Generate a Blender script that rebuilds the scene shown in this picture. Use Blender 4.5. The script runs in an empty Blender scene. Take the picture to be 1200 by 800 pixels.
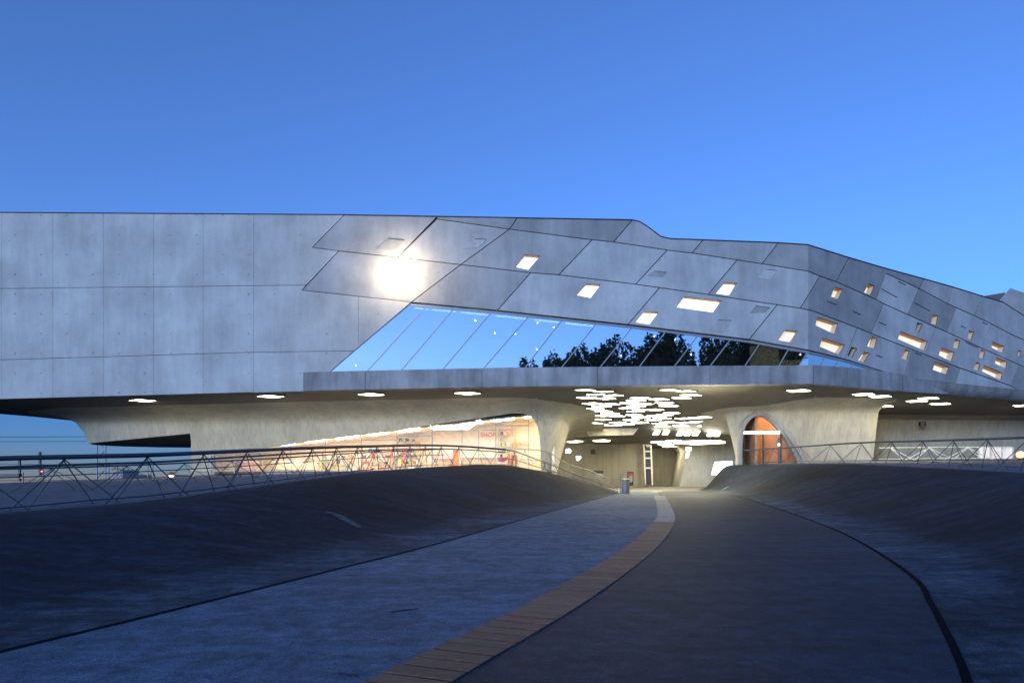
import bpy, bmesh, math, random
from mathutils import Vector, Matrix
from mathutils.geometry import tessellate_polygon
random.seed(7)
R = math.radians
sc = bpy.context.scene
col = sc.collection

# ------------------------------------------------------------------ camera, sky, sun, exposure
EYE, HOR, F = 1.6, 566.0, 800.0          # eye height, horizon row and focal length in photo pixels
cam_d = bpy.data.cameras.new('camera'); cam = bpy.data.objects.new('camera', cam_d); col.objects.link(cam)
cam.location = (0, 0, EYE); cam.rotation_euler = (R(90), 0, 0)
cam_d.sensor_width = 36; cam_d.lens = 24; cam_d.shift_y = (HOR - 400) / 1200
cam_d.clip_end = 6000; cam_d.clip_start = 0.05
sc.camera = cam

SUN_EL, SUN_ROT = 3.5, 211.0            # the sun has just set behind the photographer
w = bpy.data.worlds.new('World'); sc.world = w; w.use_nodes = True
nt = w.node_tree; bg = nt.nodes['Background']
sky = nt.nodes.new('ShaderNodeTexSky'); sky.sky_type = 'NISHITA'; sky.sun_disc = False
sky.sun_elevation = R(SUN_EL); sky.sun_rotation = R(SUN_ROT)
sky.air_density = 0.75; sky.dust_density = 0.05; sky.ozone_density = 4.6
wb = nt.nodes.new('ShaderNodeMix'); wb.data_type = 'RGBA'; wb.blend_type = 'MULTIPLY'; wb.inputs[0].default_value = 1
wb.inputs[7].default_value = (1.85, 0.90, 0.88, 1)     # the camera's tungsten white balance
nt.links.new(sky.outputs[0], wb.inputs[6])
# dusk haze all round the horizon takes the glow out of the lowest air
tc = nt.nodes.new('ShaderNodeTexCoord'); sep = nt.nodes.new('ShaderNodeSeparateXYZ'); hz = nt.nodes.new('ShaderNodeValToRGB')
nt.links.new(tc.outputs['Generated'], sep.inputs[0]); nt.links.new(sep.outputs[2], hz.inputs[0])
while len(hz.color_ramp.elements) < 4: hz.color_ramp.elements.new(.5)
for el_, (p_, c_) in zip(hz.color_ramp.elements, ((0, (.20, .34, .50)), (.085, (.25, .41, .57)), (.17, (.85, .92, .95)), (.30, (1, 1, 1)))): el_.position = p_; el_.color = (*c_, 1)
hm = nt.nodes.new('ShaderNodeMix'); hm.data_type = 'RGBA'; hm.blend_type = 'MULTIPLY'; hm.inputs[0].default_value = 1
nt.links.new(wb.outputs[2], hm.inputs[6]); nt.links.new(hz.outputs[0], hm.inputs[7]); nt.links.new(hm.outputs[2], bg.inputs[0])
bg.inputs[1].default_value = 0.15
sun_d = bpy.data.lights.new('sun', 'SUN'); sun_d.energy = 0.66; sun_d.angle = R(9); sun_d.color = (0.56, 0.74, 1.0)
sun = bpy.data.objects.new('sun', sun_d); col.objects.link(sun)
sun.rotation_euler = (R(90 - SUN_EL), 0, R(180 - SUN_ROT)); sun.location = (0, -30, 40)
sc.view_settings.view_transform = 'Standard'; sc.view_settings.look = 'None'
sc.view_settings.exposure = 1.9; sc.view_settings.gamma = 1.0
sc.cycles.max_bounces = 6; sc.cycles.sample_clamp_indirect = 4

# ------------------------------------------------------------------ projection helpers
def P(px, py, D): return Vector(((px - 600) / F * D, D, EYE + (HOR - py) / F * D))
def zpy(py, D): return EYE + (HOR - py) / F * D
def lerp(a, b, t): return a + (b - a) * t
def interp(tab, x):
    if x <= tab[0][0]: return tab[0][1]
    for (a, va), (b, vb) in zip(tab, tab[1:]):
        if x <= b: return lerp(va, vb, (x - a) / (b - a))
    return tab[-1][1]
def smooth(t): t = max(0, min(1, t)); return t * t * (3 - 2 * t)

# ------------------------------------------------------------------ mesh helpers
ORG = {}
class MB:
    def __init__(s): s.v = []; s.f = []
    def add(s, vs, fs):
        n = len(s.v); s.v += [Vector(q) for q in vs]; s.f += [[i + n for i in f] for f in fs]; return s
    def quad(s, *p): return s.add(p, [list(range(len(p)))])
    def box(s, c, size, rz=0, rx=0, ry=0):
        m = Matrix.Translation(Vector(c)) @ Matrix.Rotation(rz, 4, 'Z') @ Matrix.Rotation(rx, 4, 'X') @ Matrix.Rotation(ry, 4, 'Y')
        x, y, z = [q / 2 for q in size]
        vs = [m @ Vector((a * x, b * y, d * z)) for d in (-1, 1) for a, b in ((-1, -1), (1, -1), (1, 1), (-1, 1))]
        return s.add(vs, [[3, 2, 1, 0], [4, 5, 6, 7], [0, 1, 5, 4], [1, 2, 6, 5], [2, 3, 7, 6], [3, 0, 4, 7]])
    def hexa(s, lo, hi):
        n = len(lo)
        return s.add(list(lo) + list(hi), [list(range(n))[::-1], [n + i for i in range(n)]] + [[i, (i + 1) % n, n + (i + 1) % n, n + i] for i in range(n)])
    def tube(s, pts, r, n=8, caps=True):
        pts = [Vector(p) for p in pts]; rings = []
        rr = r if isinstance(r, (list, tuple)) else [r] * len(pts)
        for i, p in enumerate(pts):
            d = (pts[min(i + 1, len(pts) - 1)] - pts[max(i - 1, 0)]).normalized()
            u = d.cross(Vector((0, 0, 1)))
            if u.length < 1e-3: u = Vector((1, 0, 0))
            u.normalize(); v = d.cross(u)
            rings.append([p + (u * math.cos(2 * math.pi * k / n) + v * math.sin(2 * math.pi * k / n)) * rr[i] for k in range(n)])
        vs = [q for g in rings for q in g]; fs = []
        for i in range(len(pts) - 1):
            for k in range(n): fs.append([i * n + k, i * n + (k + 1) % n, (i + 1) * n + (k + 1) % n, (i + 1) * n + k])
        if caps: fs += [list(range(n))[::-1], [(len(pts) - 1) * n + k for k in range(n)]]
        return s.add(vs, fs)
    def lathe(s, c, prof, n=16):
        c = Vector(c); vs = []; fs = []
        for r, z in prof: vs += [c + Vector((r * math.cos(2 * math.pi * k / n), r * math.sin(2 * math.pi * k / n), z)) for k in range(n)]
        for i in range(len(prof) - 1):
            for k in range(n): fs.append([i * n + k, i * n + (k + 1) % n, (i + 1) * n + (k + 1) % n, (i + 1) * n + k])
        fs += [list(range(n))[::-1], [(len(prof) - 1) * n + k for k in range(n)]]
        return s.add(vs, fs)
    def grid(s, rows):
        n = len(rows[0])
        fs = [[i * n + j, i * n + j + 1, (i + 1) * n + j + 1, (i + 1) * n + j] for i in range(len(rows) - 1) for j in range(n - 1)]
        return s.add([q for r in rows for q in r], fs)
    def build(s, name, mat, parent=None, sm=False, origin=None):
        o0 = ORG[parent] if parent else (Vector(origin) if origin is not None else Vector((0, 0, 0)))
        me = bpy.data.meshes.new(name); me.from_pydata([tuple(q - o0) for q in s.v], [], s.f); me.update()
        bm = bmesh.new(); bm.from_mesh(me); bmesh.ops.recalc_face_normals(bm, faces=bm.faces); bm.to_mesh(me); bm.free()
        if sm:
            for p in me.polygons: p.use_smooth = True
            try: me.set_sharp_from_angle(angle=R(35))
            except Exception: pass
        me.materials.append(M[mat])
        o = bpy.data.objects.new(name, me); col.objects.link(o)
        if parent: o.parent = parent
        else: o.location = o0
        ORG[o] = o0
        return o
def tag(o, label=None, cat=None, group=None, kind=None):
    for k, v in (('label', label), ('category', cat), ('group', group), ('kind', kind)):
        if v: o[k] = v
    return o
def empty(name, loc, label, cat, group=None):
    o = bpy.data.objects.new(name, None); col.objects.link(o); o.location = loc; o.empty_display_size = .3
    ORG[o] = Vector(loc); return tag(o, label, cat, group)
def inst(src, name, loc, parent=None, rot=(0, 0, 0)):
    o = bpy.data.objects.new(name, src.data); col.objects.link(o)
    o.location = Vector(loc) - (ORG[parent] if parent else Vector((0, 0, 0))); o.rotation_euler = rot
    if parent: o.parent = parent
    ORG[o] = Vector(loc); return o

# ------------------------------------------------------------------ materials
M = {}
class Nodes:
    def __init__(s, name):
        s.m = bpy.data.materials.new(name); s.m.use_nodes = True; s.t = s.m.node_tree; s.b = s.t.nodes['Principled BSDF']; M[name] = s.m
    def n(s, ty, **k):
        q = s.t.nodes.new(ty)
        for a, v in k.items(): setattr(q, a, v)
        return q
    def l(s, a, b): s.t.links.new(a, b)
    def pos(s, scale=(1, 1, 1)):
        g = s.n('ShaderNodeNewGeometry'); mp = s.n('ShaderNodeMapping'); mp.inputs['Scale'].default_value = scale
        s.l(g.outputs['Position'], mp.inputs['Vector']); return mp.outputs[0]
    def noise(s, vec, scale, detail=4, rough=.6):
        q = s.n('ShaderNodeTexNoise'); q.inputs['Scale'].default_value = scale; q.inputs['Detail'].default_value = detail
        q.inputs['Roughness'].default_value = rough; s.l(vec, q.inputs['Vector']); return q.outputs[0]
    def ramp(s, fac, stops):
        q = s.n('ShaderNodeValToRGB'); e = q.color_ramp.elements
        while len(e) < len(stops): e.new(.5)
        for i, (p, c) in enumerate(stops): e[i].position = p; e[i].color = (c, c, c, 1) if isinstance(c, (int, float)) else (*c, 1)
        s.l(fac, q.inputs[0]); return q.outputs[0]
    def mix(s, a, b, fac=1.0, mode='MULTIPLY'):
        q = s.n('ShaderNodeMix', data_type='RGBA', blend_type=mode)
        if isinstance(fac, (int, float)): q.inputs[0].default_value = fac
        else: s.l(fac, q.inputs[0])
        for i, x in ((6, a), (7, b)):
            if isinstance(x, tuple): q.inputs[i].default_value = (*x, 1)
            else: s.l(x, q.inputs[i])
        return q.outputs[2]
    def bump(s, h, strength=.3, dist=.02):
        q = s.n('ShaderNodeBump'); q.inputs['Strength'].default_value = strength; q.inputs['Distance'].default_value = dist
        s.l(h, q.inputs['Height']); s.l(q.outputs[0], s.b.inputs['Normal'])
    def base(s, c, rough=.8, metal=0):
        if isinstance(c, tuple): s.b.inputs['Base Color'].default_value = (*c, 1)
        else: s.l(c, s.b.inputs['Base Color'])
        s.b.inputs['Roughness'].default_value = rough; s.b.inputs['Metallic'].default_value = metal
        return s
def plain(name, c, rough=.6, metal=0, var=.12, scale=3):
    q = Nodes(name); nz = q.noise(q.pos(), scale, 4)
    q.base(q.mix(c, q.ramp(nz, [(.3, 1 - var), (.7, 1 + var)])), rough, metal); return q
def emis(name, c, strength, base=(.8, .8, .8)):
    q = Nodes(name); q.base(base, .5); q.b.inputs['Emission Color'].default_value = (*c, 1); q.b.inputs['Emission Strength'].default_value = strength; return q

def concrete(name, c, streak=.22, blotch=.2, rnd=.12, ties=False, boards=0.0, rough=.75):
    q = Nodes(name)
    n1 = q.ramp(q.noise(q.pos((.35, .35, .35)), 1, 6, .62), [(.32, 1 - blotch), (.68, 1 + blotch * .6)])
    n2 = q.ramp(q.noise(q.pos((1.3, 1.3, .22)), 1, 6, .65), [(.35, 1 - streak), (.62, 1 + streak * .35)])
    n3 = q.ramp(q.noise(q.pos((9, 9, 9)), 1, 4, .7), [(.3, .93), (.7, 1.05)])
    cc = q.mix(q.mix(q.mix(c, n1), n2), n3)
    oi = q.n('ShaderNodeObjectInfo')
    cc = q.mix(cc, q.ramp(oi.outputs['Random'], [(0, 1 - rnd), (1, 1 + rnd * .6)]))
    # air-bubble pits and rust flecks
    vo = q.n('ShaderNodeTexNoise'); vo.inputs['Scale'].default_value = 4.5; vo.inputs['Detail'].default_value = 2; q.l(q.pos((1, 1, 1.3)), vo.inputs['Vector'])
    cc = q.mix(cc, q.ramp(vo.outputs[0], [(.22, .7), (.30, 1.0)]))
    if ties:
        g = q.n('ShaderNodeNewGeometry'); sp = q.n('ShaderNodeSeparateXYZ'); q.l(g.outputs['Position'], sp.inputs[0])
        def cell(sock, off, size):
            a = q.n('ShaderNodeMath', operation='ADD'); a.inputs[1].default_value = off; q.l(sock, a.inputs[0])
            b = q.n('ShaderNodeMath', operation='PINGPONG'); b.inputs[1].default_value = size / 2; q.l(a.outputs[0], b.inputs[0])
            d = q.n('ShaderNodeMath', operation='MULTIPLY'); q.l(b.outputs[0], d.inputs[0]); q.l(b.outputs[0], d.inputs[1]); return d.outputs[0]
        a = q.n('ShaderNodeMath', operation='ADD'); q.l(cell(sp.outputs[0], 32.75, 1.71), a.inputs[0]); q.l(cell(sp.outputs[2], .25, 1.3), a.inputs[1])
        dots = q.ramp(a.outputs[0], [(.0022, .45), (.0048, 1.0)])
        gate = q.ramp(q.noise(q.pos((1.2, 1.2, 1.2)), 1, 1), [(.42, 0), (.6, 1)])
        cc = q.mix(cc, dots, gate)
    if boards:
        wv = q.ramp(q.noise(q.pos((7, 7, .05)), 1, 2, .5), [(.35, 1 - boards), (.5, 1.0)])
        cc = q.mix(cc, wv)
    q.base(cc, rough); q.bump(q.noise(q.pos((6, 6, 6)), 1, 5, .65), .25, .02); return q
concrete('wall_concrete', (.48, .48, .47), .12, .2, .06, ties=True)
concrete('panel_concrete', (.43, .43, .435), .14, .24, .34)
concrete('ledge_concrete', (.33, .325, .33), .34, .26, .1)
concrete('cone_concrete', (.42, .395, .33), .14, .16, 0, boards=.13)
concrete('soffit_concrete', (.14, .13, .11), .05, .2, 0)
plain('joint', (.035, .035, .04), .9)
def asphalt(name, c, patch=.3, speck=.5, streaks=.25, rough=.85, c2=None, cracks=.6):
    q = Nodes(name)
    if c2:      # paler foot and crest of the bank against its dark coat
        at = q.n('ShaderNodeAttribute'); at.attribute_name = 'bank_t'
        ad = q.n('ShaderNodeMath', operation='ADD'); q.l(at.outputs['Fac'], ad.inputs[0])
        wob = q.n('ShaderNodeMath', operation='MULTIPLY_ADD'); q.l(q.noise(q.pos((.55, .55, .55)), 1, 6, .65), wob.inputs[0]); wob.inputs[1].default_value = .34; wob.inputs[2].default_value = -.17
        q.l(wob.outputs[0], ad.inputs[1])
        c = q.mix(c2, c, q.ramp(ad.outputs[0], [(.10, 0), (.24, 1), (.93, 1), (1.0, 0)]), 'MIX')
    big = q.ramp(q.noise(q.pos((.22, .22, .22)), 1, 7, .68), [(.3, 1 - patch), (.7, 1 + patch)])
    st = q.ramp(q.noise(q.pos((.35, 1.9, 1)), 1, 7, .72), [(.3, 1 - streaks), (.7, 1 + streaks)])
    mid = q.ramp(q.noise(q.pos(), 3.5, 8, .8), [(.32, 1 - speck * .7), (.68, 1 + speck * .7)])
    fine = q.ramp(q.noise(q.pos(), 60, 3, .8), [(.3, 1 - speck), (.72, 1 + speck)])
    worn = q.ramp(q.noise(q.pos((2.2, 2.2, 2.2)), 1, 6, .75), [(.60, 1.0), (.74, 1.45)])
    col_ = q.mix(q.mix(q.mix(q.mix(q.mix(c, big), st), mid), fine), worn)
    if cracks:
        vo = q.n('ShaderNodeTexVoronoi', feature='DISTANCE_TO_EDGE'); vo.inputs['Scale'].default_value = .42
        wp = q.n('ShaderNodeVectorMath', operation='ADD'); nz = q.n('ShaderNodeTexNoise'); nz.inputs['Scale'].default_value = 1.7; nz.inputs['Detail'].default_value = 5; q.l(q.pos(), nz.inputs['Vector'])
        q.l(q.pos(), wp.inputs[0]); q.l(nz.outputs['Color'], wp.inputs[1]); q.l(wp.outputs[0], vo.inputs['Vector'])
        gate = q.ramp(q.noise(q.pos((.3, .3, .3)), 1, 2), [(.52, 0), (.6, cracks)])
        col_ = q.mix(col_, q.ramp(vo.outputs[0], [(.003, .45), (.008, 1.0)]), gate)
        # scattered dark stains and pale grit
        col_ = q.mix(col_, q.ramp(q.noise(q.pos(), 3.1, 3, .5), [(.24, .55), (.31, 1.0)]))
        col_ = q.mix(col_, q.ramp(q.noise(q.pos(), 24, 1, .5), [(.80, 1.0), (.84, 2.6)]))
    q.base(col_, rough); q.b.inputs['Specular IOR Level'].default_value = .22
    ad2 = q.n('ShaderNodeMath', operation='ADD'); q.l(q.noise(q.pos(), 55, 4, .7), ad2.inputs[0]); q.l(q.noise(q.pos(), 5, 5, .7), ad2.inputs[1])
    q.bump(ad2.outputs[0], .55, .014); return q
asphalt('asphalt_pale', (.105, .152, .20), .3, .7, .25, .75)
asphalt('asphalt_dark', (.017, .028, .046), .45, .85, .4, .7)
asphalt('asphalt_bank', (.009, .016, .030), .8, .9, .7, .9, (.05, .068, .092), 0)
asphalt('plaza', (.12, .13, .15), .2)
asphalt('tunnel_floor', (.16, .155, .145), .15, .3)
asphalt('earth', (.05, .05, .045), .4)
plain('gutter', (.003, .004, .006), 1.0).b.inputs['Specular IOR Level'].default_value = .05
q = Nodes('plank')
g1 = q.ramp(q.noise(q.pos((3, 26, 3)), 1, 5, .7), [(.3, .55), (.7, 1.35)])
oi = q.n('ShaderNodeObjectInfo')
q.base(q.mix(q.mix((.27, .115, .05), g1), q.ramp(oi.outputs['Random'], [(0, .78), (1, 1.15)])), .7); q.bump(g1, .4, .006)
q = Nodes('pale_tile')
g1 = q.ramp(q.noise(q.pos((4, 7, 3)), 1, 4, .7), [(.35, .45), (.55, 1.15)])
q.base(q.mix((.30, .28, .23), g1), .7)
plain('steel_dark', (.075, .085, .11), .45, .4)
plain('steel_grey', (.27, .235, .18), .5, .1)
plain('frame_dark', (.05, .052, .06), .45, .3)
plain('frame_grey', (.30, .31, .34), .45, .3)
plain('frame_white', (.72, .71, .66), .5)
plain('reveal_plaster', (.62, .52, .40), .8)
plain('reveal_wood', (.42, .22, .08), .6)
plain('dark_metal', (.03, .03, .035), .5, .3)
plain('roof_membrane', (.12, .12, .13), .9)
plain('interior_dark', (.10, .10, .105), .9)
plain('hall_white', (.6, .6, .6), .8)
plain('interior_floor', (.10, .095, .09), .5)
plain('interior_warm', (.50, .42, .30), .8)
plain('shop_wall', (.80, .72, .58), .8)
plain('shop_floor', (.48, .38, .28), .5)
plain('counter_beige', (.45, .33, .22), .6)
plain('terracotta', (.56, .33, .20), .75, var=.2, scale=1)
plain('red', (.55, .05, .03), .5)
plain('orange', (.75, .16, .03), .5)
plain('pink', (.65, .20, .24), .5)
plain('green_box', (.10, .30, .12), .6)
plain('blue_box', (.08, .15, .42), .6)
plain('yellow_box', (.70, .48, .08), .6)
plain('white_box', (.75, .73, .68), .6)
plain('poster_dark', (.04, .035, .045), .4)
plain('poster_purple', (.35, .10, .18), .4)
plain('poster_grey', (.42, .40, .42), .4)
plain('bark', (.06, .045, .03), .9)
plain('house_pale', (.45, .34, .30), .8)
plain('house_roof', (.22, .09, .06), .8)
plain('twig', (.02, .016, .012), .9)
plain('scuff', (.075, .085, .10), .9, var=.5, scale=6)
q = Nodes('leaf'); oi = q.n('ShaderNodeObjectInfo')
q.base(q.mix((.035, .05, .022), q.ramp(q.noise(q.pos(), .8, 3), [(.3, .5), (.7, 1.5)])), .7)
WARM = (1.0, .90, .62)
emis('lamp_soffit', WARM, 9)
emis('lamp_strip', (.80, .93, 1), 1.0)
emis('lamp_front', WARM, 6.0)
emis('lamp_rear', WARM, 8)
emis('lamp_bulkhead', (1, .95, .78), 2.4)
emis('lamp_shop', (1, .80, .50), 24)
emis('lamp_room', (1, .62, .32), 13)
emis('lamp_hall', (1, .93, .8), 8)
emis('lamp_flood', (1, .84, .58), 14)
emis('pane_bright', (1, .96, .88), .35)
emis('screen_white', (1, .97, .85), 1.2)
emis('sign_blue', (.10, .11, .75), .8)
emis('lamp_orange', (1, .22, .03), 1.2)
emis('lamp_red', (1, .1, .05), 1)
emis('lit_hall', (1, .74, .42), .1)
def glass(name, refl, tint=(1, 1, 1)):
    m = bpy.data.materials.new(name); m.use_nodes = True; t = m.node_tree; t.nodes.clear(); M[name] = m
    o = t.nodes.new('ShaderNodeOutputMaterial'); mx = t.nodes.new('ShaderNodeMixShader'); tr = t.nodes.new('ShaderNodeBsdfTransparent'); gl = t.nodes.new('ShaderNodeBsdfGlossy')
    tr.inputs[0].default_value = (*tint, 1); gl.inputs['Roughness'].default_value = .004; gl.inputs[0].default_value = (.95, .98, 1, 1)
    lw = t.nodes.new('ShaderNodeFresnel'); lw.inputs[0].default_value = 1.5
    mr = t.nodes.new('ShaderNodeMapRange'); mr.inputs[3].default_value = refl; mr.inputs[4].default_value = 1
    t.links.new(lw.outputs[0], mr.inputs[0]); t.links.new(mr.outputs[0], mx.inputs[0])
    t.links.new(tr.outputs[0], mx.inputs[1]); t.links.new(gl.outputs[0], mx.inputs[2]); t.links.new(mx.outputs[0], o.inputs[0])
glass('facade_glass', .74, (.85, .95, 1)); glass('shop_glass', .03)
q = Nodes('window_pane'); q.base((.55, .54, .55), .08); q.b.inputs['Emission Color'].default_value = (1, .80, .56, 1); q.b.inputs['Emission Strength'].default_value = .24
q = Nodes('window_pane_dark'); q.base((.05, .055, .07), .08)

# ================================================================== GROUND
ZP = [(0, 0.0), (5, -.01), (9, .1), (13, .2), (20, .36), (28, .5), (37, .78), (46, 1.0), (60, 1.12), (90, 1.3), (140, 1.3)]   # path height along the view
def zp(D): return interp(ZP, D)
def hit(px, py):
    lo, hi = 1.0, 140.0
    for _ in range(60):
        m = (lo + hi) / 2
        if (EYE - zp(m)) * F / m > py - HOR: lo = m
        else: hi = m
    return Vector(((px - 600) / F * lo, lo, zp(lo)))
def W(x, y, zr): return Vector((x, y, EYE + zr))
baseL = [hit(*q) for q in ((-420, 872), (-150, 805), (0, 763), (150, 727), (300, 690), (400, 665), (500, 640), (600, 612), (650, 598), (700, 584), (726, 577.5))]
crestL = [P(-900, 640, 8), P(-300, 612, 12), P(0, 600, 15.4), P(110, 592, 16.8), P(200, 583, 18.5), P(350, 563, 24.4), P(430, 553, 30), P(530, 545.5, 40), P(592, 545, 44), P(655, 557, 45.5), P(727, 577, 47)]
farL = [W(-45, -8, -1.2), W(-45, 8, -.95), W(-40, 20, -.6), W(-36, 30, -.3), W(-32, 40, -.05), W(-34, 56, .32), W(-26, 64, .8), W(-10, 66, 1.0), W(2, 63, 1.05), W(4.2, 58, .6), W(7.6, 51, -.56)]
baseR = [hit(*q) for q in ((1170, 900), (1140, 800), (1128, 770), (1113, 740), (1095, 708), (1068, 672), (1000, 630), (950, 609), (900, 592), (860, 580.5), (818, 573.5))]
crestR = [W(11, 1, -.5), W(12, 4, -.35), W(13, 8, -.15), W(14.2, 12, .05), W(15.7, 16, .2), W(17.8, 21, .34), W(20.2, 27, .42), W(21.5, 34, .75), W(20.6, 41, 1.15), W(19.6, 47, 1.35), W(17.3, 54, 1.44)]
farR = [W(90, -20, .2), W(90, -10, .3), W(90, 0, .5), W(90, 10, .8), W(90, 25, 1.0), W(90, 40, 1.4), W(85, 55, 1.9), W(70, 66, 2.25), W(45, 66, 2.3), W(33, 64, 2.2), W(20, 59, 1.5)]
def spline(pts, k=6):
    out = []
    for i in range(len(pts) - 1):
        a, b, c, d = pts[max(i - 1, 0)], pts[i], pts[i + 1], pts[min(i + 2, len(pts) - 1)]
        for j in range(k):
            t = j / k
            out.append(.5 * ((2 * b) + (c - a) * t + (2 * a - 5 * b + 4 * c - d) * t * t + (3 * b - a - 3 * c + d) * t ** 3))
    return out + [pts[-1]]
sBL, sCL, sFL = spline(baseL), spline(crestL), spline(farL)
sBR, sCR, sFR = spline(baseR), spline(crestR), spline(farR)
def bank(b, c, sh=.16):
    rows = []
    for p, q in zip(b, c):
        row = []
        for k in range(15):
            t = k / 14; q2 = p.lerp(q, t)
            s = .25 * t + .75 * smooth((t - .12) / .8)
            q2.z = lerp(p.z, q.z, s) + .02 * math.sin(q2.x * 1.7 + q2.y * .9) * math.sin(math.pi * t)
            row.append(q2)
        rows.append(row)
    return rows
for nm, b_, c_ in (('embankment_left', sBL, sCL), ('embankment_right', sBR, sCR)):
    o = tag(MB().grid(bank(b_, c_)).build(nm, 'asphalt_bank', sm=True), kind='structure')
    at_ = o.data.attributes.new('bank_t', 'FLOAT', 'POINT')
    for i in range(len(o.data.vertices)): at_.data[i].value = (i % 15) / 14
def plaza_rows(c, f):
    rows = []
    for p, q in zip(c, f):
        row = []
        for k in range(9):
            t = (k / 8) ** 1.5; v = p.lerp(q, t); row.append(v)
        rows.append(row)
    return rows
tag(MB().grid(plaza_rows(sCL, sFL)).build('plaza_left', 'plaza', sm=True), kind='structure')
tag(MB().grid(plaza_rows(sCR, sFR)).build('plaza_right', 'plaza', sm=True), kind='structure')
from mathutils.bvhtree import BVHTree
def draped(name, side, outline, mat, label, cat):
    rws = bank(sBL, sCL) if side < 0 else bank(sBR, sCR); n = len(rws[0]); vs = [q for r in rws for q in r]
    bv = BVHTree.FromPolygons([tuple(v) for v in vs], [[i * n + j, i * n + j + 1, (i + 1) * n + j + 1, (i + 1) * n + j] for i in range(len(rws) - 1) for j in range(n - 1)])
    rr = []
    for a, b in outline:
        row = []
        for k in range(4):
            px, py = lerp(a[0], b[0], k / 3), lerp(a[1], b[1], k / 3); d = (P(px, py, 10) - Vector((0, 0, EYE))).normalized()
            h = bv.ray_cast(Vector((0, 0, EYE)), d)
            if h[0] is not None: row.append(h[0] + (h[1] if h[1].z > 0 else -h[1]) * .008)
        if len(row) == 4: rr.append(row)
    if len(rr) > 1: tag(MB().grid(rr).build(name, mat, origin=rr[0][0]), label, cat)
draped('chalk_scuff', -1, [((381, 600), (383, 599)), ((388, 602), (393, 601)), ((395, 606), (402, 604)), ((402, 610), (408, 608)), ((412, 615), (416, 612)), ((422, 619), (424, 617))], 'scuff', 'pale scuff mark smeared down the left bank', 'scuff')
draped('chalk_scuff', 1, [((838, 577), (842, 577)), ((844, 574.5), (848, 574)), ((850, 571), (853, 571)), ((853, 569.8), (855, 569.8))], 'scuff', 'pale streak at the foot of the right bank by the tunnel', 'scuff')
# the strip of planks splits the path into a paler left and a darker right half
stripc = spline([hit(*q) for q in ((300, 905), (478, 800), (663, 700), (740, 650), (769, 624), (780, 607), (779, 596), (774.5, 585), (770, 575.5))] , 10)
def sx(y):
    return interp([(p.y, p.x) for p in stripc], y)
def edge(s, y): return interp([(p.y, p.x) for p in s], y)
ys = [3.0 + i * .5 for i in range(0, 40)] + [23 + i for i in range(0, 27)]
rl, rr_ = [], []
for y in ys:
    a, m, b = edge(sBL, y) - .02, sx(y), edge(sBR, y) + .02
    rl.append([Vector((lerp(a, m, k / 6), y, zp(y) + .004)) for k in range(7)])
    rr_.append([Vector((lerp(m, b, k / 6), y, zp(y) + .004)) for k in range(7)])
tag(MB().grid(rl).build('path_left', 'asphalt_pale'), kind='structure')
tag(MB().grid(rr_).build('path_right', 'asphalt_dark'), kind='structure')
tag(MB().grid([[Vector((x, y, zp(y) - .03)) for x in (-12, 5, 15, 25, 45)] for y in (40, 46, 50, 60, 75, 90, 110)]).build('tunnel_floor', 'tunnel_floor'), kind='structure')
tag(MB().grid([[Vector((x, y, -1.6)) for x in (-3000, -200, 0, 200, 3000)] for y in (-3000, -200, 0, 200, 3000)]).build('ground', 'earth'), kind='structure')
near = [Vector((x, y, -.25)) for x, y in ((-40, -30), (90, -30), (90, 2.9), (-40, 2.9))]
tag(MB().grid([[Vector((x, y, -.12)) for x in (-60, -6, 6, 60)] for y in (-40, -10, 3.05)]).build('forecourt', 'asphalt_pale'), kind='structure')
for s, sg, nm in ((sBL, 1, 'gutter_left'), (sBR, -1, 'gutter_right')):
    rows = []
    for i, p in enumerate(s):
        d = (s[min(i + 1, len(s) - 1)] - s[max(i - 1, 0)]); d.z = 0; d.normalize(); n = Vector((d.y, -d.x, 0)) * sg
        rows.append([p + n * .0 + Vector((0, 0, .012)), p + n * .075 + Vector((0, 0, .012))])
    tag(MB().grid(rows).build(nm, 'gutter'), kind='structure')

# the plank strip
strip = empty('plank_strip', (stripc[10].x, stripc[10].y, zp(stripc[10].y)), 'brown strip of boards curving along the middle of the path', 'strip')
def piece_mesh(name, mat, wx, ly, h):
    b = MB().box((0, 0, 0), (wx, ly, h)); o = b.build(name, mat); me = o.data
    bm = bmesh.new(); bm.from_mesh(me); bmesh.ops.bevel(bm, geom=bm.edges, offset=.006, segments=1, affect='EDGES'); bm.to_mesh(me); bm.free()
    return o
acc, last = 0.0, None
srcs = [piece_mesh('plank', 'plank', .66, .232, .05), piece_mesh('pale_tile', 'pale_tile', .62, .60, .05)]
dense = spline(stripc, 12); step = 0; nxt = 0; used = [False, False]
dist = 0; prev = dense[0]
for i, p in enumerate(dense[1:]):
    dist += (p - prev).length
    if dist >= nxt and p.y < 48.5 and p.y > 3.2:
        d = p - prev; rz = math.atan2(d.y, d.x) - math.pi / 2; rx = math.atan2(d.z, math.hypot(d.x, d.y))
        k = 0 if p.y < 21.5 else 1
        loc = p + Vector((0, 0, -.008 + (random.uniform(-.003, .003))))
        o = inst(srcs[k], ('plank', 'pale_tile')[k], loc, strip, (rx, 0, rz + random.uniform(-.006, .006)))
        nxt = dist + (.245 if k == 0 else .63)
    prev = p
for s in srcs: bpy.data.objects.remove(s)

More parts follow.
